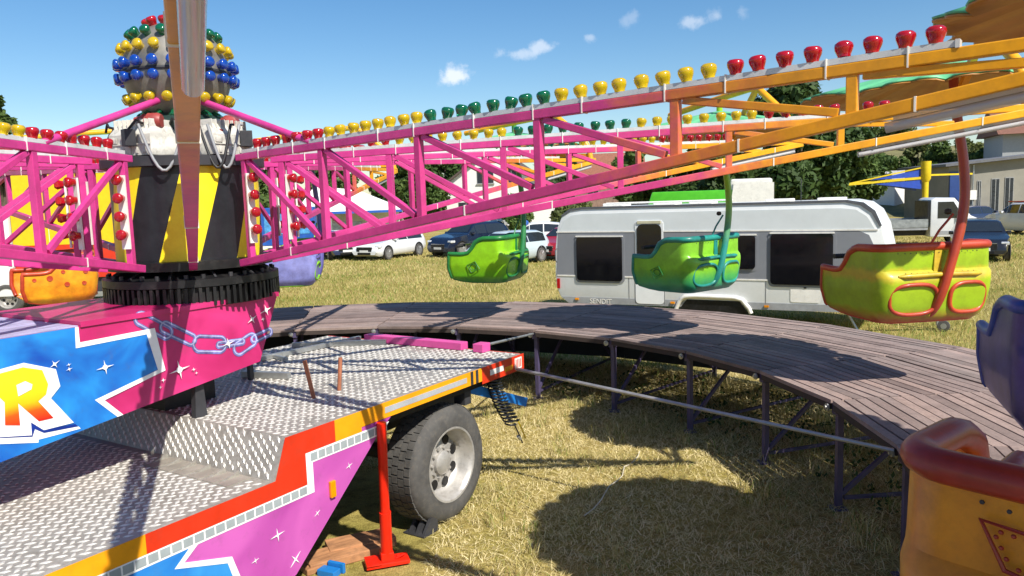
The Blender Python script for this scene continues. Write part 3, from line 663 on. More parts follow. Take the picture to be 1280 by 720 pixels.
p = Tm@Vector((2.86, -.05, 1.20)); q = HUB+corner(8, RI-.01)+Vector((0, 0, .955))
tag(MB().tube([p, q], .0165, 8).build('tie_rod', galv, None, smooth=40), 'long grey steel rod from the trailer corner across the purple platform legs', 'steel rod')
p = Tm@Vector((2.93, .40, 1.38)); q = HUB+corner(3, RI-.01)+Vector((0, 0, .95))
tag(MB().tube([p, q], .015, 8).build('tie_rod', galv, None, smooth=40), 'short pale steel rod from the pink bracket on the trailer to the platform edge', 'steel rod')

# ------------------------------------------------------------------ gondolas
def shell_pts(n_side=9, n_corner=8, n_back=8):
    """list of (kind, lateral unit, corner angle ..) giving the U path: returns function of level v"""
    pass
def prof_top(y):           # height of the upper edge along the side (y forward)
    return float(np.interp(y, [-.5, -.05, .06, .14, .20, .30, .60], [.76, .75, .69, .56, .51, .49, .50]))
def make_path(z):
    w = float(np.interp(z, [0, .1, .3, .5, .76], [.50, .575, .605, .61, .60])); yb = back_y(z)+.02
    yf = float(np.interp(z, [0, .08, .25, .5, .76], [.44, .52, .56, .54, .54])); rc = float(np.interp(z, [0, .44, .5, .76], [.15, .15, .11, .11]))
    pts = []
    for i in range(12): f = i/12; pts.append((-w, yf+(yb+rc-yf)*f))
    for i in range(9): a = math.pi+math.pi/2*i/8; pts.append((-w+rc+rc*math.cos(a), yb+rc+rc*math.sin(a)))
    for i in range(1, 8): pts.append((-w+rc+(2*w-2*rc)*i/8, yb-.008*math.sin(math.pi*i/8)))
    for i in range(9): a = -math.pi/2+math.pi/2*i/8; pts.append((w-rc+rc*math.cos(a), yb+rc+rc*math.sin(a)))
    for i in range(1, 13): f = i/12; pts.append((w, yb+rc+(yf-yb-rc)*f))
    return pts
def back_y(z): return float(np.interp(z, [0, .05, .14, .30, .43, .475, .52, .76], [-.35, -.405, -.43, -.45, -.462, -.445, -.395, -.40]))-.02
def build_gondola(az, cols, label, extras=(), swing=0., dz=0., rad=0., fat=0., cdx=0., cdz=0.):
    a = az; c = HUB+Vector((math.cos(a), math.sin(a), 0))*(6.336+rad)
    G = empty('gondola', (c.x, c.y, 1.604+dz), a+swing)      # local +x outward, +y forward (anticlockwise)
    tag(G, label, 'ride seat', 'seats hanging round the ride')
    shell_m, rim_mm, acc_m, post_m, seat_m = cols
    LV = 22; base = make_path(.3); n = len(base)
    tops = [prof_top(p[1]) for p in base]; g = MB(); vs = []
    bots = [float(np.interp(p[1], [-.5, -.3, .2, .42, .6], [.0, .0, .0, .02, .07])) for p in base]
    for v in range(LV+1):
        for i in range(n):
            z = bots[i]+(tops[i]-bots[i])*v/LV; q = make_path(z)[i]; vs.append((q[0], q[1], z))
    fs = [(v*n+i, v*n+i+1, (v+1)*n+i+1, (v+1)*n+i) for v in range(LV) for i in range(n-1)]
    fs.append(tuple(range(n))); g.add(vs, fs)
    sh = g.build('shell', shell_m, G, smooth=32)
    sd = sh.modifiers.new('s', 'SOLIDIFY'); sd.thickness = .018; sd.offset = 1
    rim = [vs[v*n] for v in range(1, LV)]+[vs[LV*n+i] for i in range(n)]+[vs[v*n+n-1] for v in range(LV-1, 0, -1)]
    rr = [.03]*(LV-1)+[.036+.008*max(0, min(1, (tops[i]-.5)/.2)) for i in range(n)]+[.03]*(LV-1)
    MB().tube(rim, [q+fat for q in rr], 12).build('rim', rim_mm, G, smooth=60)
    bt = [vs[i] for i in range(n)]; MB().tube(bt+[], .022, 8).build('lower_rim', rim_mm, sh, smooth=60)
    # bench and inner back
    st = MB(); st.box(-.50, .50, -.28, .18, .10, .27); st.build('bench', seat_m, G, bevel=.03, smooth=40)
    st = MB(); st.box(-.50, .50, -.37, -.27, .25, .66); st.build('seat_back', seat_m, G, bevel=.03, smooth=40)
    # pressed shapes on the back: ridge and two oval frames
    rd = [(x, back_y(.46)-.012+.0*x, .46+.02*math.cos(x*2)) for x in np.linspace(-.44, .44, 14)]
    for i in (0, 13): rd[i] = (rd[i][0], rd[i][1]+.02, rd[i][2])
    MB().tube(rd, [.012]+[.026]*12+[.012], 8).build('ridge', acc_m, sh, smooth=60)
    for cx, hw in ((-.27, .235), (.30, .20)):
        pts = []
        for i in range(32):
            t = 2*math.pi*i/32; ex_ = 2/2.8
            x = cx+hw*math.copysign(abs(math.cos(t))**ex_, math.cos(t)); z = .235+.155*math.copysign(abs(math.sin(t))**ex_, math.sin(t))
            pts.append((x, back_y(z)-.012+max(0, abs(x)-.38)*.35, z))
        MB().tube(pts, .022, 8, closed=True).build('oval_frame', rim_mm, sh, smooth=60)
    riv = MB()
    for i in range(15):
        x = -.42+.06*i
        for z in (.50, .70): riv.lathe([(.006, 0), (.005, .004), (0, .005)], 6, Matrix.Translation((x, back_y(z)-.018+max(0, abs(x)-.36)*.3, z))@Matrix.Rotation(R(90), 4, 'X'))
    riv.build('rivet', dark_steel, sh, normals=False)['kind'] = 'stuff'
    # hanging post with clamp plates
    post = [(-.06, -.32, .03), (-.04, -.41, .12), (0, -.46, .28), (.07, -.475, .55), (.15, -.47, .85), (.19, -.455, 1.12), (.185, -.43, 1.40), (.15, -.41, 1.66), (.12, -.395, 1.88), (.10, -.385, 2.10), (.10, -.38, 2.37)]
    # smooth
    P = np.array(post); tt_ = np.linspace(0, len(P)-1, 40); sm_ = []
    for u in tt_:
        i = int(min(u, len(P)-1.001)); f = u-i; p0, p1, p2, p3 = P[max(i-1, 0)], P[i], P[i+1], P[min(i+2, len(P)-1)]
        sm_.append(tuple(.5*((2*p1)+(-p0+p2)*f+(2*p0-5*p1+4*p2-p3)*f*f+(-p0+3*p1-3*p2+p3)*f**3)))
    po = MB().tube(sm_, [.036+.006*(1-abs(i-14)/40) for i in range(40)], 14).build('post', post_m, G, smooth=60)
    MB().beam((-.05, -.37, .05), (0, -.44, .25), .10, .02).build('clamp', acc_m, po)
    MB().beam((-.02, back_y(.6)-.02, .46), (-.0, back_y(.7)-.005, .76), .075, .016, up=(0, 1, 0)).build('strap', acc_m, G)
    MB().tube([(-.08, -.42, .78), (.0, -.43, .92), (.12, -.46, 1.08)], .012, 8).build('release_lever', rim_mm, G, smooth=60)
    MB().lathe([(0, -.03), (.028, -.02), (.035, 0), (.028, .025), (0, .035)], 12, Matrix.Translation((.11, -.40, 1.10))).build('knob', mat('dark_knob', (.05, .04, .03), .6), G, smooth=60)
    # lap bar
    lb = MB().tube([(-.5, .42, .62), (-.2, .42, .63), (.3, .41, .63), (.50, .36, .62), (.57, .20, .58)], .016, 10).build('lap_bar', mat('lap_bar_paint', (.55, .5, .03), .4, dirt=.3), G, smooth=60)
    grip = [(x, .42, .6225+.0) for x in np.linspace(-.56, -.26, 25)]
    MB().tube(grip, [.024 if i % 2 else .029 for i in range(25)], 12).build('grip', mat('black_rubber_grip', (.02, .02, .02), .6), lb)
    # parasol shaped like leaves: green outside, brown inside
    nA, nR = 132, 8; jit = [rnd.uniform(-.05, .05) for _ in range(24)]
    def can(off, name, m_, flip):
        vs, fs = [(0, 0, 2.30-off)], []
        for j in range(1, nR+1):
            f = j/nR
            for i in range(nA):
                t = 2*math.pi*i/nA; seg = (t/(2*math.pi)*11) % 1; idx = int(t/(2*math.pi)*11) % 11
                lobe = abs(math.sin(math.pi*seg))**.55; sub = abs(math.sin(math.pi*((seg*3) % 1)))**.7
                Rm = 1.13+.04*lobe+.06*sub+jit[idx]*.4
                r_ = Rm*f; z = 2.30-off-.26*f**1.1-.03*(1-lobe)*f*f+.02*math.sin(5*t)*f
                vs.append((r_*math.cos(t), r_*math.sin(t), z))
        for i in range(nA): fs.append((0, 1+i, 1+(i+1) % nA))
        for j in range(nR-1):
            for i in range(nA): fs.append((1+j*nA+i, 1+(j+1)*nA+i, 1+(j+1)*nA+(i+1) % nA, 1+j*nA+(i+1) % nA))
        b_ = MB(); b_.add([(v[0]+.10+cdx, v[1]-.38, v[2]-.05+cdz) for v in vs], fs); o = b_.build(name, m_, G, smooth=60)
        sd = o.modifiers.new('s', 'SOLIDIFY'); sd.thickness = .012; sd.offset = 0; return o
    cp = can(0, 'canopy', CAN_G, False); can(.016, 'canopy_lining', CAN_B, True)
    for e_ in extras: e_(G, sh, vs, n, LV)
    SC = Matrix.Diagonal((.92, .92, .875, 1))
    for o in list(G.children):
        if o.name.split('.')[0] not in ('post', 'canopy', 'canopy_lining'): o.matrix_local = SC
    return G
def leafmat(name, c1, c2):
    m, t, b = newmat(name); n = noise(t, 3, 5, .6); cr = ramp(t, n.outputs['Fac'], [(.3, c1), (.7, c2)])
    t.links.new(cr.outputs[0], b.inputs['Base Color']); b.inputs['Roughness'].default_value = .5; return m
CAN_G = leafmat('canopy_mint_green', (.10, .42, .19), (.17, .56, .27)); CAN_B = leafmat('canopy_brown_lining', (.40, .17, .03), (.56, .25, .05))
def two(name, c1, c2, rough=.35, sc=2.5, dirt=.25):
    m, t, b = newmat(name); n = noise(t, sc, 5, .65); cr = ramp(t, n.outputs['Fac'], [(.32, c1), (.68, c2)])
    nf = noise(t, 5.5, 6, .75); fa = ramp(t, nf.outputs['Fac'], [(.35, (.66, .62, .6)), (.6, (1.05, 1.05, 1.05))]); c_mul = mixc(t, .8, cr.outputs[0], fa.outputs[0], 'MULTIPLY')
    nc = noise(t, 34, 5, .8); sc5 = ramp(t, nc.outputs['Fac'], [(.67, (0, 0, 0)), (.71, (.55,)*3)]); c_mul = mixc(t, sc5.outputs[0], c_mul, [min(1, v*.5+.18) for v in c2])
    n2 = noise(t, 11, 6, .75); rd = ramp(t, n2.outputs['Fac'], [(.58, (0, 0, 0)), (.8, (dirt,)*3)])
    t.links.new(mixc(t, rd.outputs[0], c_mul, (.08, .06, .03)), b.inputs['Base Color']); b.inputs['Roughness'].default_value = rough+.1
    b.inputs['Coat Weight'].default_value = .2; b.inputs['Coat Roughness'].default_value = .2; bump(t, b, nf.outputs['Fac'], .15, .01); return m
def postgrad(name, lo, hi): return gradmat(name, 2, [(0, lo), (.35, lo), (.75, hi), (1, hi)], lo=0, hi=1.6, rough=.35, dirt=.2)
lime = two('lime_shell', (.22, .40, .008), (.42, .58, .012)); lime2 = two('bright_lime_shell', (.17, .48, .004), (.30, .64, .01))
grn = two('green_shell', (.09, .36, .02), (.26, .55, .03)); teal = two('teal_rim', (.01, .19, .17), (.02, .30, .25)); dgreen = two('dark_green_rim', (.012, .15, .03), (.02, .24, .06))
redr = two('orange_red_rim', (.42, .035, .015), (.55, .07, .02)); yacc = two('yellow_band', (.55, .48, .02), (.60, .36, .04))
lil = two('lilac_shell', (.20, .22, .55), (.30, .31, .66)); purp = two('deep_purple_shell', (.035, .03, .17), (.07, .055, .25)); blu_r = two('blue_rim', (.02, .05, .30), (.03, .08, .42))
orn = two('orange_shell', (.75, .20, .01), (.85, .42, .015)); ambr = two('amber_shell', (.58, .20, .006), (.70, .30, .010)); mar = two('maroon_rim', (.26, .018, .012), (.38, .035, .018)); brn = two('brown_inside', (.22, .09, .03), (.32, .15, .05))
purp_r = two('violet_post', (.10, .08, .30), (.16, .12, .4))
def dots(G, sh, vs, n, LV):
    for (y, z, r_) in ((.40, .40, .03), (.20, .41, .045), (-.02, .30, .04), (-.25, .30, .035), (.38, .22, .04), (.18, .10, .045), (-.12, .12, .04), (-.28, .48, .035), (.02, .50, .03)):
        w = float(np.interp(z, [0, .1, .3, .5, .76], [.46, .54, .60, .61, .60]))
        MB().lathe([(r_, 0), (r_*.9, .012), (r_*.7, .010), (0, .012)], 18, Matrix.Translation((-w-.017, y, z))@Matrix.Rotation(R(-90), 4, 'Y')).build('dot', redr, sh, smooth=50)
def diamond_side(G, sh, vs, n, LV):
    pts = [(-.634, .10+.12*math.cos(t), .27+.10*math.sin(t)) for t in [2*math.pi*i/4+.3 for i in range(4)]]
    MB().tube(pts, .006, 6, closed=True).build('emblem', dgreen, sh)
    MB().tube([(-.632, .10+.06*math.cos(t), .27+.05*math.sin(t)) for t in [2*math.pi*i/12 for i in range(12)]], .006, 6, closed=True).build('emblem', dgreen, sh)
def patch_back(G, sh, vs, n, LV):
    cx, cz = -.33, .60; q = [(cx-.085, cz+.065), (cx+.03, cz+.055), (cx+.085, cz-.065), (cx-.035, cz-.045)]
    MB().tube([(x, back_y(z)-.022, z) for x, z in q], .006, 6, closed=True).build('patch_outline', mar, sh)
    for i in range(4):
        for f in (.2, .5, .8):
            x = q[i][0]+(q[(i+1) % 4][0]-q[i][0])*f; z = q[i][1]+(q[(i+1) % 4][1]-q[i][1])*f; x = cx+(x-cx)*.72; z = cz+(z-cz)*.72
            MB().lathe([(.006, 0), (.004, .004), (0, .005)], 8, Matrix.Translation((x, back_y(z)-.02, z))@Matrix.Rotation(R(90), 4, 'X')).build('rivet_head', mar, sh)
AZ = lambda k: R(-67.05+30*k+16.0)
build_gondola(AZ(2), (gradmat('lime_orange_shell', 2, [(0, (.42, .10, .02)), (.08, (.40, .30, .02)), (.18, (.28, .44, .01)), (.52, (.34, .50, .01)), (.60, (.56, .44, .02)), (.68, (.52, .46, .02)), (.74, (.30, .46, .01)), (1, (.34, .52, .01))], lo=0, hi=.76, rough=.45, dirt=.22), redr, yacc, postgrad('red_post', (.42, .05, .02), (.42, .07, .04)), lime), 'lime green ride seat with orange red rim and thick red hanging post', dz=.04)
build_gondola(AZ(3), (gradmat('green_teal_shell', 2, [(0, (.02, .26, .20)), (.22, (.05, .38, .09)), (.42, (.20, .53, .02)), (1, (.22, .55, .03))], lo=0, hi=.76, rough=.42, dirt=.2), teal, teal, postgrad('teal_lime_post', (.02, .25, .22), (.30, .55, .01)), grn), 'green ride seat with teal rim hanging in front of the white caravan', (diamond_side,))
build_gondola(AZ(4), (gradmat('lime_dark_green_shell', 2, [(0, (.03, .26, .04)), (.16, (.14, .46, .01)), (.4, (.27, .62, .008)), (1, (.27, .62, .008))], lo=0, hi=.76, rough=.42, dirt=.2), dgreen, dgreen, postgrad('green_post', (.02, .18, .06), (.05, .28, .06)), lime2), 'bright green ride seat with dark green rim hanging before the parked cars', (diamond_side,))
build_gondola(AZ(5), (lil, lime2, purp_r, postgrad('purple_post', (.10, .09, .3), (.12, .10, .32)), brn), 'lilac ride seat with lime green edge seen past the gear ring')
build_gondola(AZ(6), (orn, redr, redr, postgrad('orange_post', (.5, .15, .02), (.6, .25, .02)), brn), 'orange ride seat with round spots below the pink arms', (dots,))
build_gondola(AZ(1), (purp, blu_r, blu_r, postgrad('blue_post', (.05, .05, .3), (.08, .06, .3)), purp), 'dark purple ride seat with blue rim over the plank walkway', rad=-.17, dz=-.05, cdx=.14, cdz=.13)
build_gondola(AZ(0)+R(2), (ambr, mar, mar, postgrad('maroon_post', (.3, .04, .03), (.4, .1, .03)), orn), 'amber ride seat with maroon rim and riveted diamond patch', (patch_back,), rad=-.13, dz=-.03, fat=.0)
# ------------------------------------------------------------------ caravan
dcv = Vector((.867, -.498, 0)).normalized(); L0 = Vector((8.14, 13.73, 0))-dcv*8.22
cvn = empty('caravan', L0, math.atan2(dcv.y, dcv.x))       # local x = along the side (towards the hitch), y = away from camera
tag(cvn, 'long white and grey touring caravan with dark windows parked behind the platform', 'caravan')
cw = mat('caravan_white', (.78, .80, .80), .35, var=.05, scale=2, dirt=.08, coat=.2); cg = mat('caravan_grey', (.22, .23, .255), .4, var=.06, scale=2); ctrim = mat('caravan_dark_trim', (.10, .105, .12), .45)
csil = mat('caravan_silver', (.68, .72, .73), .38, var=.05, scale=2); glass = mat('dark_acrylic', (.006, .006, .008), .12, var=.1, coat=.3); csk = mat('caravan_skirt', (.30, .31, .32), .45)
P = [(.30, .42), (.12, .55), (.02, .80), (.0, 1.1), (.02, 1.7), (.08, 2.15), (.20, 2.40), (.42, 2.55), (.7, 2.585), (6.2, 2.60), (6.48, 2.54), (6.68, 2.38), (6.82, 2.1), (6.93, 1.6), (6.96, 1.0), (6.90, .62), (6.75, .46)]
MB().prism(P, (0, 2.25, 0), (1, 0, 0), (0, 0, 1), 2.25).build('body', cw, cvn, bevel=.03, smooth=35)
tail_c = mat('tail_lamp', (.45, .01, .01), .2, coat=.5)
def cpl(name, x0, x1, z0, z1, m, th=.008, out=.0, par=None, rad=0, bevel=0): 
    if rad:
        pl = []
        for cx, cz, a0 in ((x1-rad, z1-rad, 0), (x0+rad, z1-rad, 90), (x0+rad, z0+rad, 180), (x1-rad, z0+rad, 270)):
            for i in range(5): a = R(a0+22.5*i); pl.append((cx+rad*math.cos(a), cz+rad*math.sin(a)))
    else: pl = [(x0, z0), (x1, z0), (x1, z1), (x0, z1)]
    return MB().prism(pl, (0, -out, 0), (1, 0, 0), (0, 0, 1), th).build(name, m, par or cvn, smooth=30 if rad else None)
band = MB().prism([(.035, 1.06), (6.60, 1.06), (6.78, 1.55), (6.60, 1.95), (6.42, 2.03), (.10, 2.03)], (0, .0, 0), (1, 0, 0), (0, 0, 1), .006).build('grey_band', cg, cvn)
MB().prism([(.13, 2.06), (6.70, 2.06), (6.56, 2.30), (6.36, 2.43), (6.1, 2.46), (.75, 2.45), (.45, 2.42), (.25, 2.30)], (0, 0, 0), (1, 0, 0), (0, 0, 1), .005).build('upper_panel', csil, cvn)
MB().prism([(.22, 2.40), (.44, 2.52), (.72, 2.555), (6.18, 2.57), (6.44, 2.51), (6.64, 2.36), (6.78, 2.1), (6.82, 2.12), (6.70, 2.40), (6.50, 2.56), (6.2, 2.615), (.70, 2.60), (.40, 2.565), (.18, 2.415)], (0, -.005, 0), (1, 0, 0), (0, 0, 1), .012).build('roof_trim', ctrim, cvn)
for z in (2.045, 1.05): cpl('trim_strip', .06, 6.75, z-.014, z+.014, white_plastic, .012, .002)
MB().prism([(.33, .42), (6.74, .46), (6.9, .60), (.15, .56)], (0, 0, 0), (1, 0, 0), (0, 0, 1), .006).build('skirt', csk, cvn)
for nm, x0, x1, z0, z1 in (('window', .57, 1.66, .95, 1.93), ('window', 4.05, 4.52, 1.27, 1.95), ('window', 4.82, 5.98, .97, 1.98)):
    fr_ = cpl('window_surround', x0-.05, x1+.05, z0-.05, z1+.05, cg, .014, .001, rad=.1); w_ = cpl(nm, x0, x1, z0, z1, glass, .03, .014, rad=.07)
    cpl('window_rail', x0-.02, x1+.02, z1-.0, z1+.03, white_plastic, .02, .016, w_)
dr = cpl('door', 1.96, 2.60, .47, 2.28, cw, .012, .004, rad=.08); 
cpl('door_gap', 1.945, 1.958, .47, 2.0, ctrim, .004, .002, dr); cpl('door_gap', 2.604, 2.616, .47, 2.0, ctrim, .004, .002, dr)
cpl('door_window', 2.01, 2.56, 1.30, 2.20, glass, .02, .016, dr, rad=.12); cpl('door_cap', 2.02, 2.55, 2.215, 2.27, mat('cream_plastic', (.55, .52, .36), .5), .02, .016, dr)
cpl('handle', 2.49, 2.55, .93, 1.06, dark_steel, .03, .016, dr)
ar = MB(); pts = [(2.86, -.02, .36), (2.95, -.025, .56), (3.06, -.03, .66), (3.3, -.03, .68), (4.1, -.03, .67), (4.26, -.03, .63), (4.40, -.025, .46), (4.44, -.02, .36)]
ar.tube(pts, .045, 8).build('wheel_arch', white_plastic, cvn, smooth=60)
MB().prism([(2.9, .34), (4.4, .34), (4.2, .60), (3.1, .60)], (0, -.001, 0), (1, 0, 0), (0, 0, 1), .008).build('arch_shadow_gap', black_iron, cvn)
for x in (3.3, 3.95): wheel(cvn, x, .04, .31, -1, .31, .2)
text_mesh('SENDIT', .16, white_plastic, 'lettering', cvn, Matrix.Translation((.86, -.012, .43))@Matrix.Rotation(R(90), 4, 'X'))
for x in (1.0, 2.2, 3.0, 4.6, 5.6): MB().box(x, x+.5, .5, 1.0, 2.59, 2.66).build('roof_vent', white_plastic, cvn, bevel=.02)
MB().tube([(1.2, .25, 2.66), (4.0, .25, 2.67)], .02, 8).build('roof_rail', white_plastic, cvn)
hb = MB(); hb.beam((6.8, .5, .45), (8.05, 1.12, .45), .08, .10); hb.beam((6.8, 1.75, .45), (8.05, 1.14, .45), .08, .10); hb.build('drawbar', galv, cvn)
MB().tube([(8.0, 1.12, .47), (8.22, 1.12, .50)], .05, 10).tube([(8.22, 1.12, .5), (8.5, 1.12, .5)], .035, 10).build('coupling_head', dark_steel, cvn, smooth=40)
MB().tube([(8.42, 1.12, .52), (8.50, 1.12, .64), (8.36, 1.12, .82)], .017, 8).tube([(8.3, 1.12, .56), (8.22, 1.12, .66)], .012, 6).build('brake_lever', dark_steel, cvn, smooth=40)
jw = MB().tube([(7.75, 1.05, .12), (7.75, 1.05, .75)], .026, 10).build('jockey_wheel', galv, cvn, smooth=40)
MB().lathe([(0, -.035), (.06, -.035), (.105, -.03), (.115, 0), (.105, .03), (.06, .035), (0, .035)], 20, Matrix.Translation((7.86, 1.05, .115))@Matrix.Rotation(R(90), 4, 'X')).build('tyre', tyre_m, jw, smooth=50)
MB().lathe([(0, -.038), (.055, -.038), (.055, .038), (0, .038)], 14, Matrix.Translation((7.86, 1.05, .115))@Matrix.Rotation(R(90), 4, 'X')).build('hub', galv, jw)
for x in (.5, 2.75, 4.7, 6.3): cpl('side_marker', x, x+.09, .50, .54, mat('amber', (.8, .28, .0), .3), .02, .012)
for x in (1.80, 4.72, 6.2): cpl('panel_seam', x, x+.008, .56, 1.03, ctrim, .003, .004)
cpl('service_hatch', 5.2, 5.75, .62, .95, white_plastic, .006, .004, rad=.04); cpl('hatch_lock', 5.45, 5.50, .90, .93, dark_steel, .01, .011)
MB().tube([(.06, -.02, 1.35), (.05, -.07, 1.40), (.05, -.07, 1.62), (.07, -.02, 1.67)], .012, 8).build('grab_handle', ctrim, cvn, smooth=60)
cpl('rear_lamp', .05, .12, .75, .98, tail_c, .02, .006)
MB().tube([(5.2, 1.1, 2.6), (5.2, 1.1, 3.05)], .008, 6).build('aerial', dark_steel, cvn)
for x in (6.2, .9): MB().tube([(x, .35, .42), (x+.22, .35, .02)], .025, 8).build('steady_leg', galv, cvn)

# ------------------------------------------------------------------ vehicles
carglass = mat('car_glass', (.02, .025, .03), .08, var=.1, coat=.5); plate_w = mat('number_plate', (.7, .7, .68), .5, var=.03); lamp = mat('headlamp', (.75, .77, .8), .15, .3, coat=.5); rimc = mat('alloy_rim', (.45, .45, .46), .35, .7)
chrome = mat('chrome_trim', (.6, .6, .62), .2, .9); tail = mat('tail_lamp', (.45, .01, .01), .2, coat=.5)
def car(loc, rz, paint, label, L=4.2, W=1.78, H=1.45, kind='hatch', name='parked_car', group='cars parked beyond the field', cat='car'):
    C = empty(name, loc, rz); tag(C, label, cat, group)     # local +x forward
    h = L/2
    if kind == 'suv': X = [-h, -h+.08, -h+.35, -h+.75, -.6, .35, .95, h-.9, h-.25, h]; top = [.95, 1.15, H-.12, H, H+.01, H-.02, 1.12*H/1.68+.02, 1.05*H/1.62, .98, .62]; belt = 1.08*H/1.68
    elif kind == 'sedan': X = [-h, -h+.08, -h+.55, -h+.95, -.45, .35, 1.05, h-.8, h-.2, h]; top = [.80, .98, 1.04, H-.10, H, H-.03, 1.0, .93, .82, .55]; belt = .92
    else: X = [-h, -h+.06, -h+.30, -h+.65, -.5, .30, 1.0, h-.8, h-.2, h]; top = [.80, 1.05, H-.15, H-.02, H, H-.03, 1.0, .92, .80, .52]; belt = .92
    xs_ = np.linspace(-h, h, 44); T = np.interp(xs_, X, top)
    k_ = np.array([.25, .5, .25]); T[1:-1] = np.convolve(T, k_, 'valid')
    nose = np.interp(xs_, [-h, -h+.35, h-.7, h], [.90, 1, 1, .84]); low = np.interp(xs_, [-h, -h+.3, h-.3, h], [.34, .22, .20, .30])
    def sec(i):
        t = T[i]; b = min(belt, t-.02); w = W/2*nose[i]; lo = low[i]; rt = w*np.interp(t-b, [0, .5], [.94, .72])
        return [(w*.86, lo), (w*.985, lo+.12), (w, .5*(lo+b)), (w*.975, b), (w*.975+(rt-w*.975)*.85, b+(t-b)*.87), (rt*.86, t-.012), (0, t)]
    g = MB(); S = [sec(i) for i in range(44)]; vs = []
    for i in range(44):
        for y, z in S[i]: vs.append((xs_[i], y, z))
        for y, z in S[i][-2::-1]: vs.append((xs_[i], -y, z))
    n = 13; fs = [(i*n+j, i*n+j+1, (i+1)*n+j+1, (i+1)*n+j) for i in range(43) for j in range(n-1)]+[(i*n+n-1, i*n, (i+1)*n, (i+1)*n+n-1) for i in range(43)]
    fs += [tuple(range(n))[::-1], tuple(43*n+j for j in range(n))]; g.add(vs, fs)
    body = g.build('body', paint, C, smooth=42)
    def surf(x, f, side):
        i = np.interp(x, xs_, range(44)); i0 = int(min(i, 42)); ff = i-i0
        a = [S[i0][3][q]*(1-ff)+S[i0+1][3][q]*ff for q in (0, 1)]; b = [S[i0][4][q]*(1-ff)+S[i0+1][4][q]*ff for q in (0, 1)]
        return Vector((x, side*(a[0]+(b[0]-a[0])*f+.008), a[1]+(b[1]-a[1])*f))
    xr0, xr1 = (X[2]+.12 if kind != 'sedan' else X[3]-.1), X[6]-.1
    for side in (-1, 1):
        for (xa, xb) in ((xr0, -.42), (-.36, .38), (.42, xr1)):
            q = []
            for x in np.linspace(xa, xb, 5): q.append((surf(x, .06, side), surf(x, .93, side)))
            m = MB(); m.add([p for pr_ in q for p in pr_], [(2*i, 2*i+2, 2*i+3, 2*i+1) for i in range(4)]); m.build('side_window', carglass, C)
        m = MB(); m.box(.62, .80, side*(W/2+.02)-.09, side*(W/2+.02)+.07, belt+.02, belt+.15); m.build('mirror', paint, C, bevel=.03)
        m = MB(); m.box(h-.42, h-.12, side*W*.40-.14, side*W*.40+.12, .62 if kind != 'suv' else .74, .74 if kind != 'suv' else .86, Matrix.Identity(4)); m.build('headlight', lamp, C, bevel=.03)
        m = MB(); m.box(-h-.005, -h+.12, side*W*.40-.10, side*W*.40+.06, .72, .92); m.build('tail_light', tail, C, bevel=.02)
        for xw in (h-.82, -h+.78):
            rt = .33 if kind != 'suv' else .37
            MB().lathe([(rt+.06, 0), (rt+.06, .006), (0, .006)], 22, Matrix.Translation((xw, side*(W/2-.004), rt+.02))@Matrix.Rotation(R(-90*side), 4, 'X')).build('wheel_arch', black_iron, C)
            Mw = Matrix.Translation((xw, side*(W/2+.015), rt))@Matrix.Rotation(R(-90*side), 4, 'X')
            ty = MB().lathe([(rt*.64, 0), (rt*.9, .01), (rt, -.03), (rt, -.2), (rt*.6, -.2)], 24, Mw, caps=False).build('wheel', tyre_m, C, smooth=40)
            rm = MB().lathe([(rt*.66, .004), (rt*.62, -.02), (rt*.2, -.01), (0, 0)], 24, Mw)
            rm.build('rim', rimc, ty, smooth=40); sp = MB()
            for s_ in range(5): sp.box(rt*.2, rt*.6, -.02, .02, -.012, .014, Mw@Matrix.Rotation(2*math.pi*s_/5, 4, 'Z')@Matrix.Rotation(R(11), 4, 'Z')); 
            sp.build('spoke', rimc, ty)
    def front(xa, xb, w0, w1, name):
        q = []
        for f in np.linspace(0, 1, 5):
            x = xa+(xb-xa)*f; t = float(np.interp(x, xs_, T)); q.append((Vector((x, -(w0+(w1-w0)*f), t+.006)), Vector((x, w0+(w1-w0)*f, t+.006))))
        m = MB(); m.add([p for pr_ in q for p in pr_], [(2*i, 2*i+2, 2*i+3, 2*i+1) for i in range(4)]); m.build(name, carglass, C)
    front(X[6]-.08, X[5]+.12, W*.39, W*.33, 'windscreen'); front(X[2]-.04 if kind != 'sedan' else X[2]+.05, X[3]-.02 if kind != 'sedan' else X[3]+.08, W*.37, W*.33, 'rear_window')
    MB().box(h-.10, h+.012, -W*.26, W*.26, .46, .68).build('grille', black_iron, C, bevel=.02); MB().box(h-.1, h+.02, -.40, .40, .30, .42).build('air_intake', black_iron, C, bevel=.02)
    MB().box(h+.012, h+.028, -.26, .26, .42, .53).build('number_plate', plate_w, C); MB().box(-h-.02, -h-.004, -.26, .26, .62, .73).build('number_plate', plate_w, C)
    MB().box(h-.08, h+.02, -W*.25, W*.25, .675, .69).build('trim', chrome, C)
    return C
def paint(n, c, **k): return mat(n, c, .28, var=.05, coat=.7, scale=1.5, **k)
F = lambda deg: R(deg)
white_p = paint('white_car_paint', (.72, .73, .74)); navy_p = paint('navy_car_paint', (.008, .014, .035)); red_p = paint('red_car_paint', (.32, .012, .02)); black_p = paint('black_car_paint', (.012, .013, .018)); pale_p = paint('pale_blue_car_paint', (.48, .56, .60)); silver_p = paint('silver_car_paint', (.38, .38, .37)); dblue_p = paint('blue_car_paint', (.015, .025, .075))
def gp(px, py): p = at_z(px, py, 0); return (p.x, p.y, 0)
car(gp(488, 322), F(-118), white_p, 'white hatchback with a large dark grille beside the navy off-roader', H=1.43, L=4.25)
car(gp(588, 318), F(-132), navy_p, 'navy blue off-roader parked beside the white hatchback', 4.6, 1.86, 1.68, 'suv')
car(gp(428, 322), F(-70), dblue_p, 'dark blue estate car half hidden behind the pink arms', 4.5, 1.8, 1.46)
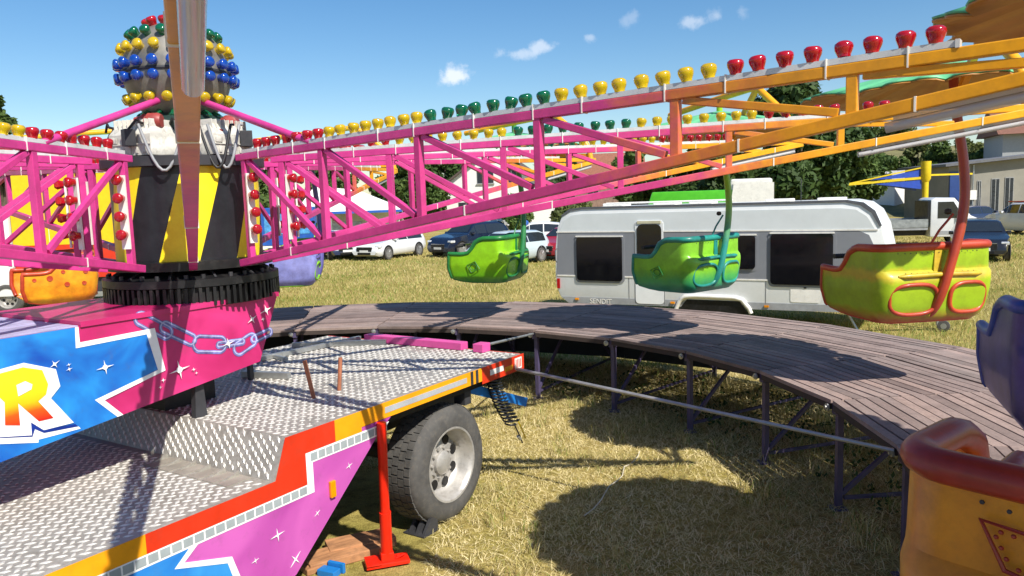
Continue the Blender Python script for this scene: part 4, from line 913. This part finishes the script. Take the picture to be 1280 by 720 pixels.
car(gp(636, 330), F(-128), pale_p, 'pale silver blue car with its bonnet behind the bright green seat', 4.1, 1.75, 1.45)
car(gp(672, 310), F(176), white_p, 'white saloon seen from its side next to the caravan', 4.6, 1.78, 1.5, 'sedan')
car(gp(712, 322), F(-128), red_p, 'red hatchback poking out behind the caravan end', 4.1, 1.74, 1.48)
car(gp(612, 296), F(70), silver_p, 'silver people carrier further back behind the navy off-roader', 4.4, 1.8, 1.66, 'suv')
car(gp(1222, 322), F(-118), black_p, 'black hatchback with headlights on the grass near the caravan hitch', 4.4, 1.82, 1.48, group='cars by the low building')
car(gp(1218, 285), F(20), dblue_p, 'dark blue car parked at the wall of the low building', 4.3, 1.76, 1.45, group='cars by the low building')
rv = car(gp(1282, 292), F(100), white_p, 'white estate with red striped rear by the low building', 4.5, 1.85, 1.75, 'suv', group='cars by the low building')
MB().box(-2.26, -2.1, -.8, .8, 1.0, 1.12).build('red_stripe', tail, rv); MB().box(-1.9, .6, -.6, .6, 1.74, 1.80).build('roof_board', tail, rv)
# flatbed pickup
pu = empty('pickup_truck', gp(1138, 307), F(-12)); tag(pu, 'white flatbed pickup truck with drop sides by the yellow post', 'truck')
g = MB(); cab = [(.55, .45), (.55, 2.15), (.75, 2.25), (1.55, 2.22), (2.25, 1.40), (2.85, 1.12), (3.0, .80), (3.0, .42)]
g.prism(cab, (0, .98, 0), (1, 0, 0), (0, 0, 1), 1.96); g.build('cab', white_p, pu, bevel=.07, smooth=40)
for s in (-1, 1):
    MB().prism([(.85, 1.30), (1.95, 1.30), (1.50, 2.05), (.85, 2.05)], (0, s*.985+(.006 if s > 0 else 0), 0), (1, 0, 0), (0, 0, 1), .006).build('side_window', carglass, pu)
    MB().box(1.75, 1.9, s*1.1-.08, s*1.1+.08, 1.25, 1.6).build('mirror', black_iron, pu, bevel=.02); MB().box(.85, 1.9, s*.983-.004, s*.983+.004, .55, .72).build('door_trim', csk, pu)
    MB().box(2.6, 2.92, s*.8-.12, s*.8+.1, .82, 1.02).build('headlight', lamp, pu, bevel=.03)
    for xw in (2.15, -1.35):
        MB().lathe([(.42, 0), (.42, .006), (0, .006)], 22, Matrix.Translation((xw, s*.978, .38))@Matrix.Rotation(R(-90*s), 4, 'X')).build('wheel_arch', black_iron, pu)
        Mw = Matrix.Translation((xw, s*.995, .34))@Matrix.Rotation(R(-90*s), 4, 'X'); ty = MB().lathe([(.2, 0), (.31, .01), (.34, -.03), (.34, -.2), (.2, -.2)], 24, Mw, caps=False).build('wheel', tyre_m, pu, smooth=40)
        MB().lathe([(.21, .004), (.19, -.02), (.06, 0), (0, 0)], 20, Mw).build('rim', rimc, ty, smooth=40)
MB().add([(1.58, -.85, 2.19), (1.58, .85, 2.19), (2.22, .85, 1.42), (2.22, -.85, 1.42)], [(0, 1, 2, 3)]).build('windscreen', carglass, pu).location = (.03, 0, .03)
MB().box(-2.9, .45, -1.0, 1.0, .78, .90).build('load_bed', csk, pu)
for s in (-1, 1): MB().box(-2.9, .45, s*1.0-.02, s*1.0+.02, .90, 1.28).build('drop_side', galv, pu)
MB().box(.42, .50, -1.0, 1.0, .9, 2.1).build('headboard', black_iron, pu); MB().box(-2.9, .5, -.4, .4, .5, .78).build('chassis', dark_steel, pu)
# box truck on the left
tk = empty('box_truck', gp(10, 393), F(4)); tag(tk, 'white cab box truck with yellow and red body standing behind the ride', 'truck')   # cab points to -x
yb_ = mat('truck_yellow', (.80, .52, .01), .4, var=.08, dirt=.12); rb_ = mat('truck_red', (.60, .035, .01), .4, var=.1, dirt=.15); cr_ = mat('truck_cream', (.72, .68, .52), .5, var=.08)
MB().box(.35, 6.2, 0, 2.45, 1.95, 3.95).build('box_body', yb_, tk); MB().box(.352, 6.198, -.002, 2.45, .98, 1.945).build('red_skirt', rb_, tk); MB().box(.33, 6.22, -.01, 2.46, 3.952, 4.25).build('roof_panel', cr_, tk)
g = MB(); g.prism([(-1.5, .5), (.25, .5), (.25, 2.9), (-1.1, 2.9), (-1.5, 1.7)], (0, 2.4, 0), (1, 0, 0), (0, 0, 1), 2.36); g.build('cab', white_p, tk, bevel=.06, smooth=40)
MB().prism([(-1.2, 1.75), (-.2, 1.75), (-.2, 2.6), (-.95, 2.6)], (0, .034, 0), (1, 0, 0), (0, 0, 1), .008).build('side_window', carglass, tk)
MB().box(.4, 6.1, .1, 2.3, .55, .97).build('chassis', dark_steel, tk); MB().box(.75, 6.1, -.02, .03, .42, .56).build('side_guard', galv, tk)
wheel(tk, 0, .05, .45, -1, .45, .3); wheel(tk, 4.9, .05, .45, -1, .45, .3)
for i in range(1, 6): MB().box(.35+i, .37+i, -.004, .003, 1.96, 3.94).build('panel_seam', rb_ if i == 3 else cr_, tk)
# blue lorry cab and stall further right
bt = empty('blue_trailer', gp(372, 322), F(0)); tag(bt, 'blue showman trailer with patterned panels behind the pink arms', 'trailer')
blue_s = mat('stall_blue', (.02, .10, .42), .45, var=.25, scale=1.5, dirt=.2)
MB().box(-1.9, 1.0, 0, 2.3, .7, 2.75).build('body', blue_s, bt, bevel=.05); MB().box(-1.9, 1.0, -.05, 2.3, .35, .68).build('skirt', white_plastic, bt)
for i in range(3): MB().box(-1.7+.9*i, -1.05+.9*i, -.02, .0, 1.3, 2.4).build('panel', mat('stall_cyan', (.08, .30, .60), .4, var=.5, scale=6), bt)
wheel(bt, -1.0, .0, .34, -1, .34, .2)

# ------------------------------------------------------------------ tent, houses, sheds
canvas = mat('white_canvas', (.80, .80, .78), .7, var=.05)
tp = at_z(438, 303, 0); tn = empty('marquee_tent', (tp.x, tp.y, 0), F(6)); tag(tn, 'white marquee tent with blue striped edge behind the parked cars', 'tent')
w = 3.9
MB().add([(-w, 0, 2.3), (w, 0, 2.3), (w, 6, 2.3), (-w, 6, 2.3), (-w*.72, 3, 4.2), (w*.1, 3, 3.9)], [(0, 1, 5, 4), (1, 2, 5), (2, 3, 4, 5), (3, 0, 4)]).build('roof', canvas, tn)
MB().box(-w, w, -.01, .02, 2.12, 2.3).build('valance', blue_s, tn)
for x in (-w, -w/3, w/3, w): MB().tube([(x, 0, 0), (x, 0, 2.3)], .04, 8).build('pole', galv, tn)
MB().box(-w*.9, w*.9, 4.5, 4.55, 0, 2.2).build('wall', canvas, tn)
MB().box(-w*.6, w*.2, 1.2, 2.0, 0, 1.5).build('counter', mat('stall_grey', (.35, .38, .42), .6, var=.4, scale=4), tn, bevel=.03)
plaster = mat('white_plaster', (.74, .73, .70), .85, var=.06, dirt=.1); rtile = mat('dark_roof_tile', (.10, .07, .06), .8, var=.3); wframe = mat('window_frame', (.30, .30, .29), .5)
winglass = mat('window_glass', (.02, .024, .03), .3, var=.2)
def windows(B, lst, y=-.02):
    for x0, x1, z0, z1 in lst:
        wn = MB().box(x0, x1, y-.02, y+.03, z0, z1).build('window', wframe, B); MB().box(x0+.04, x1-.04, y-.035, y-.021, z0+.05, z1-.05).build('pane', winglass, wn)
        MB().box((x0+x1)/2-.02, (x0+x1)/2+.02, y-.045, y-.036, z0+.06, z1-.06).build('mullion', wframe, wn); MB().box(x0-.08, x1+.08, y-.14, y-.0, z0-.08, z0-.005).build('sill', wframe, wn)
hp = at_z(618, 284, 0); hs = empty('gabled_house', (hp.x, hp.y, 0), F(-8)); tag(hs, 'white plastered gabled house with dark roof among trees', 'house')
W2 = 6.0
MB().prism([(-W2, 0), (W2, 0), (W2, 3.6), (0, 7.9), (-W2, 3.6)], (0, 9, 0), (1, 0, 0), (0, 0, 1), 9).build('wall', plaster, hs)
rfm = MB()
for s in (-1, 1): rfm.prism([(s*-.0, 8.05), (s*(W2+.6), 3.35), (s*(W2+.6), 3.15), (0, 7.85)] if s > 0 else [(0, 7.85), (s*(W2+.6), 3.15), (s*(W2+.6), 3.35), (0, 8.05)], (0, 9.5, 0), (1, 0, 0), (0, 0, 1), 10)
rfm.build('roof', rtile, hs); windows(hs, [(-1.6, .1, 4.4, 6.0), (1.2, 2.6, 4.4, 6.0), (-3.6, -2.0, 1.2, 2.6), (.6, 2.2, 1.2, 2.6)])
brick = mat('old_brick', (.26, .17, .13), .85, var=.35, scale=3, bmp=.2)
bp_ = at_z(745, 272, 0); bh = empty('brick_house', (bp_.x, bp_.y, 0), F(-6)); tag(bh, 'brown brick house with tiled roof behind the green vehicle', 'house')
MB().box(-6, 6, 0, 8, 0, 5.6).build('wall', brick, bh); MB().prism([(-.6, 5.5), (8.6, 5.5), (4, 8.4)], (-6.5, 0, 0), (0, 1, 0), (0, 0, 1), 13).build('roof', mat('red_roof_tile', (.26, .10, .06), .8, var=.3), bh); windows(bh, [(-4, -2.6, 2.6, 4.2), (-1, .4, 2.6, 4.2), (2.4, 3.8, 2.6, 4.2)])
# green and white vehicle behind the caravan
gv = empty('green_van', (at_y(880, 262, 27).x, 27, 0), F(-20)); tag(gv, 'bright green panel van with white roof box behind the caravan', 'van')
gpnt = mat('bright_green_paint', (.08, .46, .015), .4, var=.1)
g = MB(); g.prism([(-2.0, .4), (1.9, .4), (1.9, 1.7), (1.55, 2.9), (-1.8, 2.9), (-2.0, 2.3)], (0, 2, 0), (1, 0, 0), (0, 0, 1), 2); g.build('body', gpnt, gv, bevel=.06, smooth=40)
MB().prism([(.0, 1.9), (2.3, 1.9), (2.3, 3.1), (1.0, 3.15), (.9, 2.4), (.0, 2.35)], (0, -.03, 0), (1, 0, 0), (0, 0, 1), -.04).build('white_panel', white_plastic, gv)
MB().prism([(.85, 2.905), (1.95, 1.9), (2.25, 1.9), (2.2, 3.25), (.9, 3.25)], (0, 1.95, 0), (1, 0, 0), (0, 0, 1), 1.9).build('white_box', white_plastic, gv, bevel=.05)
for xw in (-1.3, 1.2): wheel(gv, xw, -.01, .36, -1, .36, .2)
# long low building on the right
def bld(px0, py0, px1, py1):
    a, b = at_z(px0, py0, 0), at_z(px1, py1, 0); d = b-a; return a, math.atan2(d.y, d.x), d.length
ctr = mat('aged_shaded_cream_render', (.27, .255, .215), .9, var=.12, scale=1.2, dirt=.3, dirtcol=(.22, .2, .17)); slate = mat('grey_roof_sheet', (.13, .13, .14), .7, var=.2)  # cream base darkened to hold the wall's shade; dirt patches are ageing
lb = empty('low_building', (28.4, 50, 0), R(-6)); tag(lb, 'long low cream rendered building with narrow tall windows on the right', 'building')
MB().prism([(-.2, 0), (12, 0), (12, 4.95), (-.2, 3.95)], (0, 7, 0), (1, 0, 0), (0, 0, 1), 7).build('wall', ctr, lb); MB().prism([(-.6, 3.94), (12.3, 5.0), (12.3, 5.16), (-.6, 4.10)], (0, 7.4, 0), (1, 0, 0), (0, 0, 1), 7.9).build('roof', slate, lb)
windows(lb, [(1.55, 1.80, 1.3, 3.0), (2.40, 2.90, .9, 3.1), (3.22, 3.75, .9, 3.15), (4.6, 5.2, .9, 3.2), (6.4, 7.0, .9, 3.2)]); MB().box(-.15, .75, -.12, -.03, 0, 3.6).build('blue_door', mat('blue_door', (.015, .05, .20), .5), lb)
MB().tube([(1.25, -.12, 0), (1.25, -.12, 4.0)], .05, 8).build('drainpipe', galv, lb); MB().box(1.05, 1.45, -.22, -.03, 1.8, 2.4).build('meter_box', white_plastic, lb)
a, ang, L = bld(1140, 268, 1200, 272)
l2 = empty('rear_shed', a, ang); tag(l2, 'shaded grey shed adjoining the cream building', 'shed')
MB().box(0, L+1, 0, 6, 0, 4.1).build('wall', mat('shade_grey_render', (.32, .32, .33), .9, var=.12), l2); MB().box(-.3, L+1.2, -.5, 6.4, 4.12, 4.3).build('roof', slate, l2); windows(l2, [(1.0, 2.1, 1.5, 3.0), (3.2, 4.0, .1, 2.6)])
a, ang, L = bld(1050, 268, 1142, 268)
l3 = empty('white_shed', a, ang); tag(l3, 'sunlit white walled shed left of the yellow post', 'shed')
MB().box(0, L*.75, 0, 6, 0, 3.3).build('wall', plaster, l3); MB().prism([(-.4, 3.3), (6.4, 3.3), (6.4, 3.45), (3, 4.4), (-.4, 3.5)], (-.3, 0, 0), (0, 1, 0), (0, 0, 1), L*.75+.6).build('roof', mat('pale_sheet_roof', (.48, .46, .42), .7, var=.15), l3)
windows(l3, [(1.5, 2.7, 1.2, 2.4)])
up = at_y(1284, 240, 75); ub_ = empty('upper_house', (up.x, up.y, 3.2), F(-20)); tag(ub_, 'grey house with brown roof standing above the low building', 'house')
MB().box(-2.2, 12, 0, 8, -3.3, 4.3).build('wall', mat('light_grey_render', (.36, .37, .38), .85, var=.08), ub_); MB().prism([(-.9, 4.2), (8.8, 4.3), (4, 7.0)], (-2.8, 0, 0), (0, 1, 0), (0, 0, 1), 15.6).build('roof', mat('brown_roof_tile', (.20, .09, .06), .8, var=.25), ub_); windows(ub_, [(1.6, 2.8, 2.2, 3.6), (5, 6.2, 2.2, 3.6)])
# yellow post with blue awning
yp = at_z(1155, 292, 0); yc = empty('yellow_crane_post', (yp.x, yp.y, 0), F(0)); tag(yc, 'thick yellow steel post with long boom and blue awning', 'crane')
ypm = mat('crane_yellow', (.72, .52, .01), .45, var=.1, dirt=.15)
MB().tube([(0, 0, 0), (0, 0, 3.0)], .17, 16).build('post', ypm, yc, smooth=40); MB().tube([(0, 0, 3.0), (0, 0, 3.2), (0, 0, 4.2)], [.17, .28, .28], 18).build('head', ypm, yc, smooth=40)
MB().beam((-4.6, .3, 3.0), (-.2, 0, 3.25), .12, .14).beam((-4.6, .3, 3.0), (-.2, 0, 3.85), .07, .07).beam((.2, 0, 3.4), (3.0, .5, 3.4), .08, .1).build('boom', ypm, yc)
MB().add([(-3.0, -.02, 2.98), (-.25, -.02, 3.12), (-.25, .6, 2.5), (-.25, -.02, 2.6)], [(0, 1, 3), (0, 1, 2)]).build('awning', mat('blue_tarp', (.015, .06, .38), .5, var=.15), yc)
MB().add([(-3.2, .05, 3.22), (-.25, .05, 3.75), (-.25, .05, 3.32)], [(0, 1, 2)]).build('awning', mat('blue_tarp', (.015, .06, .38), .5), yc)

# ------------------------------------------------------------------ vegetation
def leaf_mat(name, dark, light, mid=None):
    m, t, b = newmat(name); at = t.nodes.new('ShaderNodeAttribute'); at.attribute_name = 'tint'
    cr = ramp(t, at.outputs['Fac'], [(0, dark), (.35, mid), (1, light)] if mid else [(0, dark), (1, light)]); t.links.new(cr.outputs[0], b.inputs['Base Color'])
    b.inputs['Roughness'].default_value = .6; b.inputs['Specular IOR Level'].default_value = .25
    tr_ = t.nodes.new('ShaderNodeBsdfTranslucent'); t.links.new(cr.outputs[0], tr_.inputs['Color'])
    ms = t.nodes.new('ShaderNodeMixShader'); ms.inputs[0].default_value = .25; t.links.new(b.outputs[0], ms.inputs[1]); t.links.new(tr_.outputs[0], ms.inputs[2])
    t.links.new(ms.outputs[0], [n for n in t.nodes if n.type == 'OUTPUT_MATERIAL'][0].inputs[0]); return m
def raw_mesh(name, V, Fc, tint, m):
    me = bpy.data.meshes.new(name); nv, nf, k = len(V), len(Fc), Fc.shape[1]
    me.vertices.add(nv); me.vertices.foreach_set('co', V.astype(np.float32).ravel())
    me.loops.add(nf*k); me.loops.foreach_set('vertex_index', Fc.astype(np.int32).ravel())
    me.polygons.add(nf); me.polygons.foreach_set('loop_start', np.arange(0, nf*k, k, dtype=np.int32))
    me.update(calc_edges=True); at = me.attributes.new('tint', 'FLOAT', 'FACE'); at.data.foreach_set('value', tint.astype(np.float32))
    me.materials.append(m); return me
def leaves(lobes, n, size):
    """leaf quads spread over the shells of uneven lobes"""
    L = np.array(lobes); pr_ = L[:, 3]**2; pr_ = pr_/pr_.sum(); idx = rng.choice(len(L), n, p=pr_)
    d = rng.normal(size=(n, 3)); d /= np.linalg.norm(d, axis=1)[:, None]; rad = np.sqrt(rng.uniform(.25, 1.12, n))
    c = L[idx, :3]+d*rad[:, None]*L[idx, 3:4]*np.array([1, 1, .82])
    nrm = d+rng.normal(scale=.7, size=(n, 3)); nrm[:, 2] += .3; nrm /= np.linalg.norm(nrm, axis=1)[:, None]
    u = np.cross(nrm, rng.normal(size=(n, 3))); u /= np.linalg.norm(u, axis=1)[:, None]; v = np.cross(nrm, u)
    s = size*rng.uniform(.6, 1.4, n)[:, None]
    V = np.stack([c-u*s, c+v*s*.55, c+u*s, c-v*s*.55], 1).reshape(-1, 3)
    tint = np.clip(rng.normal(.45, .22, n)+.25*np.repeat(rng.uniform(-.5, .5, len(L)), 1)[idx], 0, 1)
    return V, np.arange(n*4).reshape(n, 4), tint
lm_d = leaf_mat('dark_leaves', (.018, .042, .010), (.085, .14, .032)); lm_m = leaf_mat('mid_leaves', (.035, .07, .015), (.13, .19, .045)); lm_y = leaf_mat('olive_leaves', (.05, .07, .018), (.17, .19, .05))
bark = mat('bark', (.09, .065, .045), .9, var=.35, scale=8, bmp=.4)
def tree(loc, H, W, m, label, n=6000, size=.22, trunk=.28, name='tree', cat='tree', nl=13, group=None, squash=1.):
    T = empty(name, loc); tag(T, label, cat, group)
    lobes = []; ch = H*(1-trunk)
    for i in range(nl):
        f = (i+.5)/nl; zz = H*trunk+ch*(.12+.78*f); wr = W/2*math.sin(math.pi*min(1, .22+.72*f))**.8; a = rnd.uniform(0, 6.28); q = wr*rnd.uniform(.25, .72)
        lobes.append((q*math.cos(a), q*math.sin(a)*squash, zz, max(.25, W*.5*rnd.uniform(.34, .52)*(1-.35*f))))
    V, Fc, ti = leaves(lobes, n, size); o = bpy.data.objects.new('crown', raw_mesh('crown', V, Fc, ti, m)); col.objects.link(o); o.parent = T
    g = MB(); tr_ = .028*H; g.tube([(0, 0, -.1), (.03*H*.3, 0, H*trunk*.6), (0, .02*H, H*.55), (0, 0, H*.8)], [tr_*1.25, tr_, tr_*.6, tr_*.2], 9)
    for l in lobes[::2]: g.tube([(0, 0, H*trunk*.8), (l[0]*.5, l[1]*.5, (H*trunk+l[2])/2), l[:3]], [tr_*.5, tr_*.3, tr_*.1], 6)
    g.build('trunk', bark, T, smooth=60); return T
def tp_(px, Y): p = at_y(px, 300, Y); return (p.x, Y, 0)
tree(tp_(1000, 42), 8.9, 7.6, lm_d, 'large dark leafy tree behind the caravan roof', 14000, .20, .2)
tree(tp_(925, 50), 7.6, 6.0, lm_d, 'dense dark tree behind the bright green van', 8000, .22, .15)
tree(tp_(1050, 60), 7.2, 7.5, lm_m, 'broad leafy tree before the hillside', 7000, .26, .15)
tree(tp_(530, 78), 6.8, 6.0, lm_m, 'bushy olive green tree left of the white gabled house', 6000, .28, .15)
tree(tp_(500, 95), 9.5, 8.0, lm_d, 'tall dark tree in the row behind the tent', 6000, .34, .2)
tree(tp_(690, 100), 8.8, 9.0, lm_d, 'dark rounded tree between the white house and the brick house', 6000, .34, .15)
tree(tp_(800, 88), 8.2, 7.0, lm_m, 'mid green tree beside the brick house', 6000, .3, .15)
tree(tp_(860, 84), 7.6, 8.0, lm_d, 'dark spreading tree right of the brick house', 6000, .3, .12)
tree(tp_(560, 110), 10.5, 9.0, lm_d, 'tall dark tree behind the white house roof', 6000, .36, .2)
tree(tp_(420, 100), 8.0, 9.0, lm_m, 'rounded green tree beyond the tent roof', 6000, .34, .15)
tree(tp_(330, 90), 7.2, 8.0, lm_m, 'leafy tree beyond the blue showman trailer', 5000, .32, .15)
tree(tp_(8, 60), 12.6, 4.2, lm_m, 'slender tree top rising above the box truck', 4000, .24, .3)
tree(tp_(640, 64), 3.2, 3.4, lm_m, 'low bush in front of the white house wall', 3000, .17, .08, 'bush', 'bush', 8)
tree(tp_(720, 52), 2.6, 4.6, lm_y, 'wide low hedge bush behind the red hatchback', 3000, .17, .06, 'bush', 'bush', 8)
# hillside with shrubs on the right
hm_ = MB(); nx, ny = 40, 10
def hz_(x, y):
    return max(-.2, 9.5*max(0, min(1, (y-72)/55))**.9*max(0, min(1, (x-14)/26))+.7*math.sin(x*.21)*math.cos(y*.13)-.15)
pts = [(14+90*i/nx, 70+110*j/ny) for j in range(ny+1) for i in range(nx+1)]
hm_.add([(x, y, hz_(x, y)) for x, y in pts], [(j*(nx+1)+i, j*(nx+1)+i+1, (j+1)*(nx+1)+i+1, (j+1)*(nx+1)+i) for j in range(ny) for i in range(nx)])
hmat = mat('dry_hillside', (.17, .155, .06), .95, var=.45, scale=.25, dirt=.5, dirtcol=(.06, .075, .02)); struct(hm_.build('hill', hmat, smooth=180))
for i, (px, Y, H, W, lab) in enumerate(((1100, 92, 3.0, 6, 'low round shrub at the foot of the hillside'), (1145, 96, 4.6, 5, 'upright shrub on the hillside behind the yellow post'), (1172, 90, 5.2, 6, 'dense shrub on the hillside beside the red post'), (1205, 88, 5.6, 7, 'large shrub on the hillside left of the grey house'), (1232, 84, 4.4, 5, 'shrub on the hillside against the grey house wall'), (1120, 120, 4.5, 9, 'spreading shrub higher up the hillside'), (1078, 108, 5.5, 8, 'shrub high on the hillside behind the white shed'))):
    x, y, _ = tp_(px, Y); tree((x, y, hz_(x, y)-.2), H, W, (lm_m, lm_y)[i % 2], lab, 3500, .24, .08, 'shrub', 'shrub', 9)
# grass blades
def grass_mesh(P, hgt, wid, lean, m, tint):
    n = len(P); a = rng.uniform(0, 2*np.pi, n); d = np.stack([np.cos(a), np.sin(a), 0*a], 1); b = rng.uniform(0, 2*np.pi, n)
    ln = np.stack([np.cos(b), np.sin(b), 0*b], 1)*(lean*rng.uniform(.3, 1.3, n)*hgt)[:, None]
    up_ = np.stack([0*hgt, 0*hgt, hgt], 1); w_ = d*wid[:, None]/2
    mid = P+ln*.35+up_*.6
    V = np.stack([P-w_, P+w_, mid+w_*.7, P+ln+up_*.85, mid-w_*.7], 1).reshape(-1, 3)
    i = np.arange(n)[:, None]*5; Q = np.concatenate([i+[[0, 1, 2, 4]]], 0); Tt = i+[[4, 2, 3, 3]]
    return V, Q, Tt
def grass(name, P, hgt, wid, lean, m, tint, label):
    n = len(P); a = rng.uniform(0, 2*np.pi, n); d = np.stack([np.cos(a), np.sin(a), 0*a], 1); b = rng.uniform(0, 2*np.pi, n)
    ln = np.stack([np.cos(b), np.sin(b), 0*b], 1)*(lean*rng.uniform(.2, 1.3, n)*hgt)[:, None]; w_ = d*wid[:, None]/2; up_ = np.stack([0*hgt, 0*hgt, hgt], 1)
    mid = P+ln*.4+up_*.62
    V = np.stack([P-w_, P+w_, mid+w_*.75, mid-w_*.75, P+ln*1.1+up_*.9], 1).reshape(-1, 3)
    i = np.arange(n)[:, None]*5
    Fc = np.concatenate([i+[[0, 1, 2]], i+[[0, 2, 3]], i+[[3, 2, 4]]], 0)
    o = bpy.data.objects.new(name, raw_mesh(name, V, Fc, np.tile(tint, 3), m)); col.objects.link(o); tag(o, label, 'grass', kind='stuff'); return o
straw = leaf_mat('straw_blades', (.14, .23, .03), (.88, .76, .44), (.50, .415, .15))
def patchy(P, s): return np.sin(P[:, 0]*s+1.3*np.sin(P[:, 1]*s*.7))*np.cos(P[:, 1]*s*1.1+.8*np.sin(P[:, 0]*s*.6))
# inside the ring and under it
n = 190000; P = np.stack([rng.uniform(-2.2, 6.4, n), rng.uniform(3.2, 14.5, n), np.zeros(n)], 1)
rr = np.hypot(P[:, 0]-HUB.x, P[:, 1]-HUB.y); vis = (P[:, 0] > -.75+(P[:, 1]-6)*.0-1.4*(P[:, 1] > 8)) & (rr < 8.6) & (P[:, 0] < P[:, 1]*.72+.3); P = P[vis]
pt = patchy(P, 2.1); hg = .028*rng.uniform(.4, 1.6, len(P))*(1+.6*(pt > .45)); ti = np.clip(.76-.38*(pt > .35)*rng.uniform(.3, 1, len(P))+rng.normal(0, .2, len(P)), 0, 1)
grass('dry_grass', P, hg, rng.uniform(.004, .009, len(P)), 2.4, straw, ti, 'matted straw coloured dry grass inside the platform ring')
# taller tufts
tuft = [];
for _ in range(230):
    x, y = rng.uniform(-.5, 4.6), rng.uniform(4.4, 13.2); r_ = math.hypot(x-HUB.x, y-HUB.y)
    if r_ > 8.6: continue
    dense = 5.2 < r_ < 8.1
    if not dense and rng.uniform() > .4: continue
    k = int(rng.uniform(15, 45)); tuft.append(np.stack([x+rng.normal(0, .06, k), y+rng.normal(0, .06, k), np.zeros(k)], 1))
P = np.concatenate(tuft); grass('grass_tufts', P, rng.uniform(.07, .20, len(P)), rng.uniform(.004, .008, len(P)), .7, straw, np.clip(rng.normal(.4, .3, len(P)), 0, 1), 'taller seeding grass tufts round the platform legs')
# dark weeds added to deepen the shade under the walkway
wl = []
for _ in range(150):
    a = R(rng.uniform(0, 62)); r_ = rng.uniform(5.6, 7.6); wl.append((HUB.x+r_*math.cos(a), HUB.y+r_*math.sin(a), rng.uniform(.03, .10), rng.uniform(.06, .15)))
V, Fc, ti = leaves(wl, 1800, .026); o = bpy.data.objects.new('weeds', raw_mesh('weeds', V, Fc, ti, lm_d)); col.objects.link(o); tag(o, 'low dark weeds added to deepen the shade below the walkway', 'weeds', kind='stuff')
n = 150000; Y = 12.5+30*rng.uniform(0, 1, n)**1.5; X = rng.uniform(-.78, .78, n)*Y; P = np.stack([X, Y, np.zeros(n)], 1); rr = np.hypot(X-HUB.x, Y-HUB.y); P = P[rr > 7.9]
pt = patchy(P, .5); green = np.clip(1.15-np.abs(P[:, 0]+1)/9, 0, 1)
ti = np.clip(.29-.22*green*np.clip((24-P[:, 1])/8, 0, 1)+.12*pt+rng.normal(0, .18, len(P)), 0, 1)
grass('meadow_grass', P, rng.uniform(.05, .14, len(P)), rng.uniform(.008, .018, len(P))*(P[:, 1]/20), .9, straw, ti, 'yellow green mown meadow between the ride and the parked cars')
n = 16000; X = rng.uniform(4, 10, n); Y = rng.uniform(2.5, 14, n); P = np.stack([X, Y, 0*X], 1); rr = np.hypot(X-HUB.x, Y-HUB.y); P = P[rr > 7.9]
# a person by the parked cars
pp = at_z(657, 306, 0)
me = bpy.data.meshes.new('person'); hgt = 1.74
J = [(0, 0, .95), (0, 0, 1.2), (0, 0, 1.42), (0, 0, 1.52), (0, -.02, 1.62), (0, -.02, 1.72), (.10, 0, .90), (.12, -.03, .50), (.12, 0, .08), (.13, -.12, .03), (-.10, 0, .90), (-.11, .05, .50), (-.11, .06, .08), (-.11, -.06, .03), (.19, 0, 1.40), (.25, .02, 1.12), (.24, -.12, .90), (-.19, 0, 1.40), (-.25, .02, 1.12), (-.22, -.14, .92)]
E_ = [(0, 1), (1, 2), (2, 3), (3, 4), (4, 5), (0, 6), (6, 7), (7, 8), (8, 9), (0, 10), (10, 11), (11, 12), (12, 13), (2, 14), (14, 15), (15, 16), (2, 17), (17, 18), (18, 19)]
rad = [.15, .15, .16, .06, .10, .09, .10, .075, .05, .045, .10, .075, .05, .045, .07, .05, .04, .07, .05, .04]
me.from_pydata(J, E_, []); me.materials.append(gradmat('blue_clothes', 2, [(0, (.03, .03, .05)), (.5, (.03, .03, .05)), (.56, (.03, .12, .45)), (.85, (.03, .12, .45)), (.87, (.45, .28, .2)), (.95, (.4, .25, .18)), (1, (.05, .03, .02))], lo=0, hi=1.78, rough=.8, dirt=0, coat=0))
o = bpy.data.objects.new('person', me); col.objects.link(o); o.location = (pp.x, pp.y, 0); o.rotation_euler.z = R(30)
sk = o.modifiers.new('skin', 'SKIN')
for i, v in enumerate(me.skin_vertices[0].data): v.radius = (rad[i], rad[i]*.85); v.use_root = (i == 0)
sb = o.modifiers.new('sub', 'SUBSURF'); sb.levels = 1; sb.render_levels = 2
tag(o, 'person in a blue top and dark trousers standing by the white saloon', 'person')

# thin cord lying in the grass
cp0, cp1 = at_z(800, 565, .03), at_z(733, 645, .03); pts = [cp0.lerp(cp1, i/10)+Vector((.02*math.sin(i*1.7), .02*math.cos(i*2.1), .012*math.sin(i*2.6))) for i in range(11)]
tag(MB().tube(pts, .006, 6).build('cord', mat('pale_cord', (.6, .55, .42), .8), None, smooth=60), 'thin pale cord lying on the dry grass near the trailer wheel', 'cord')
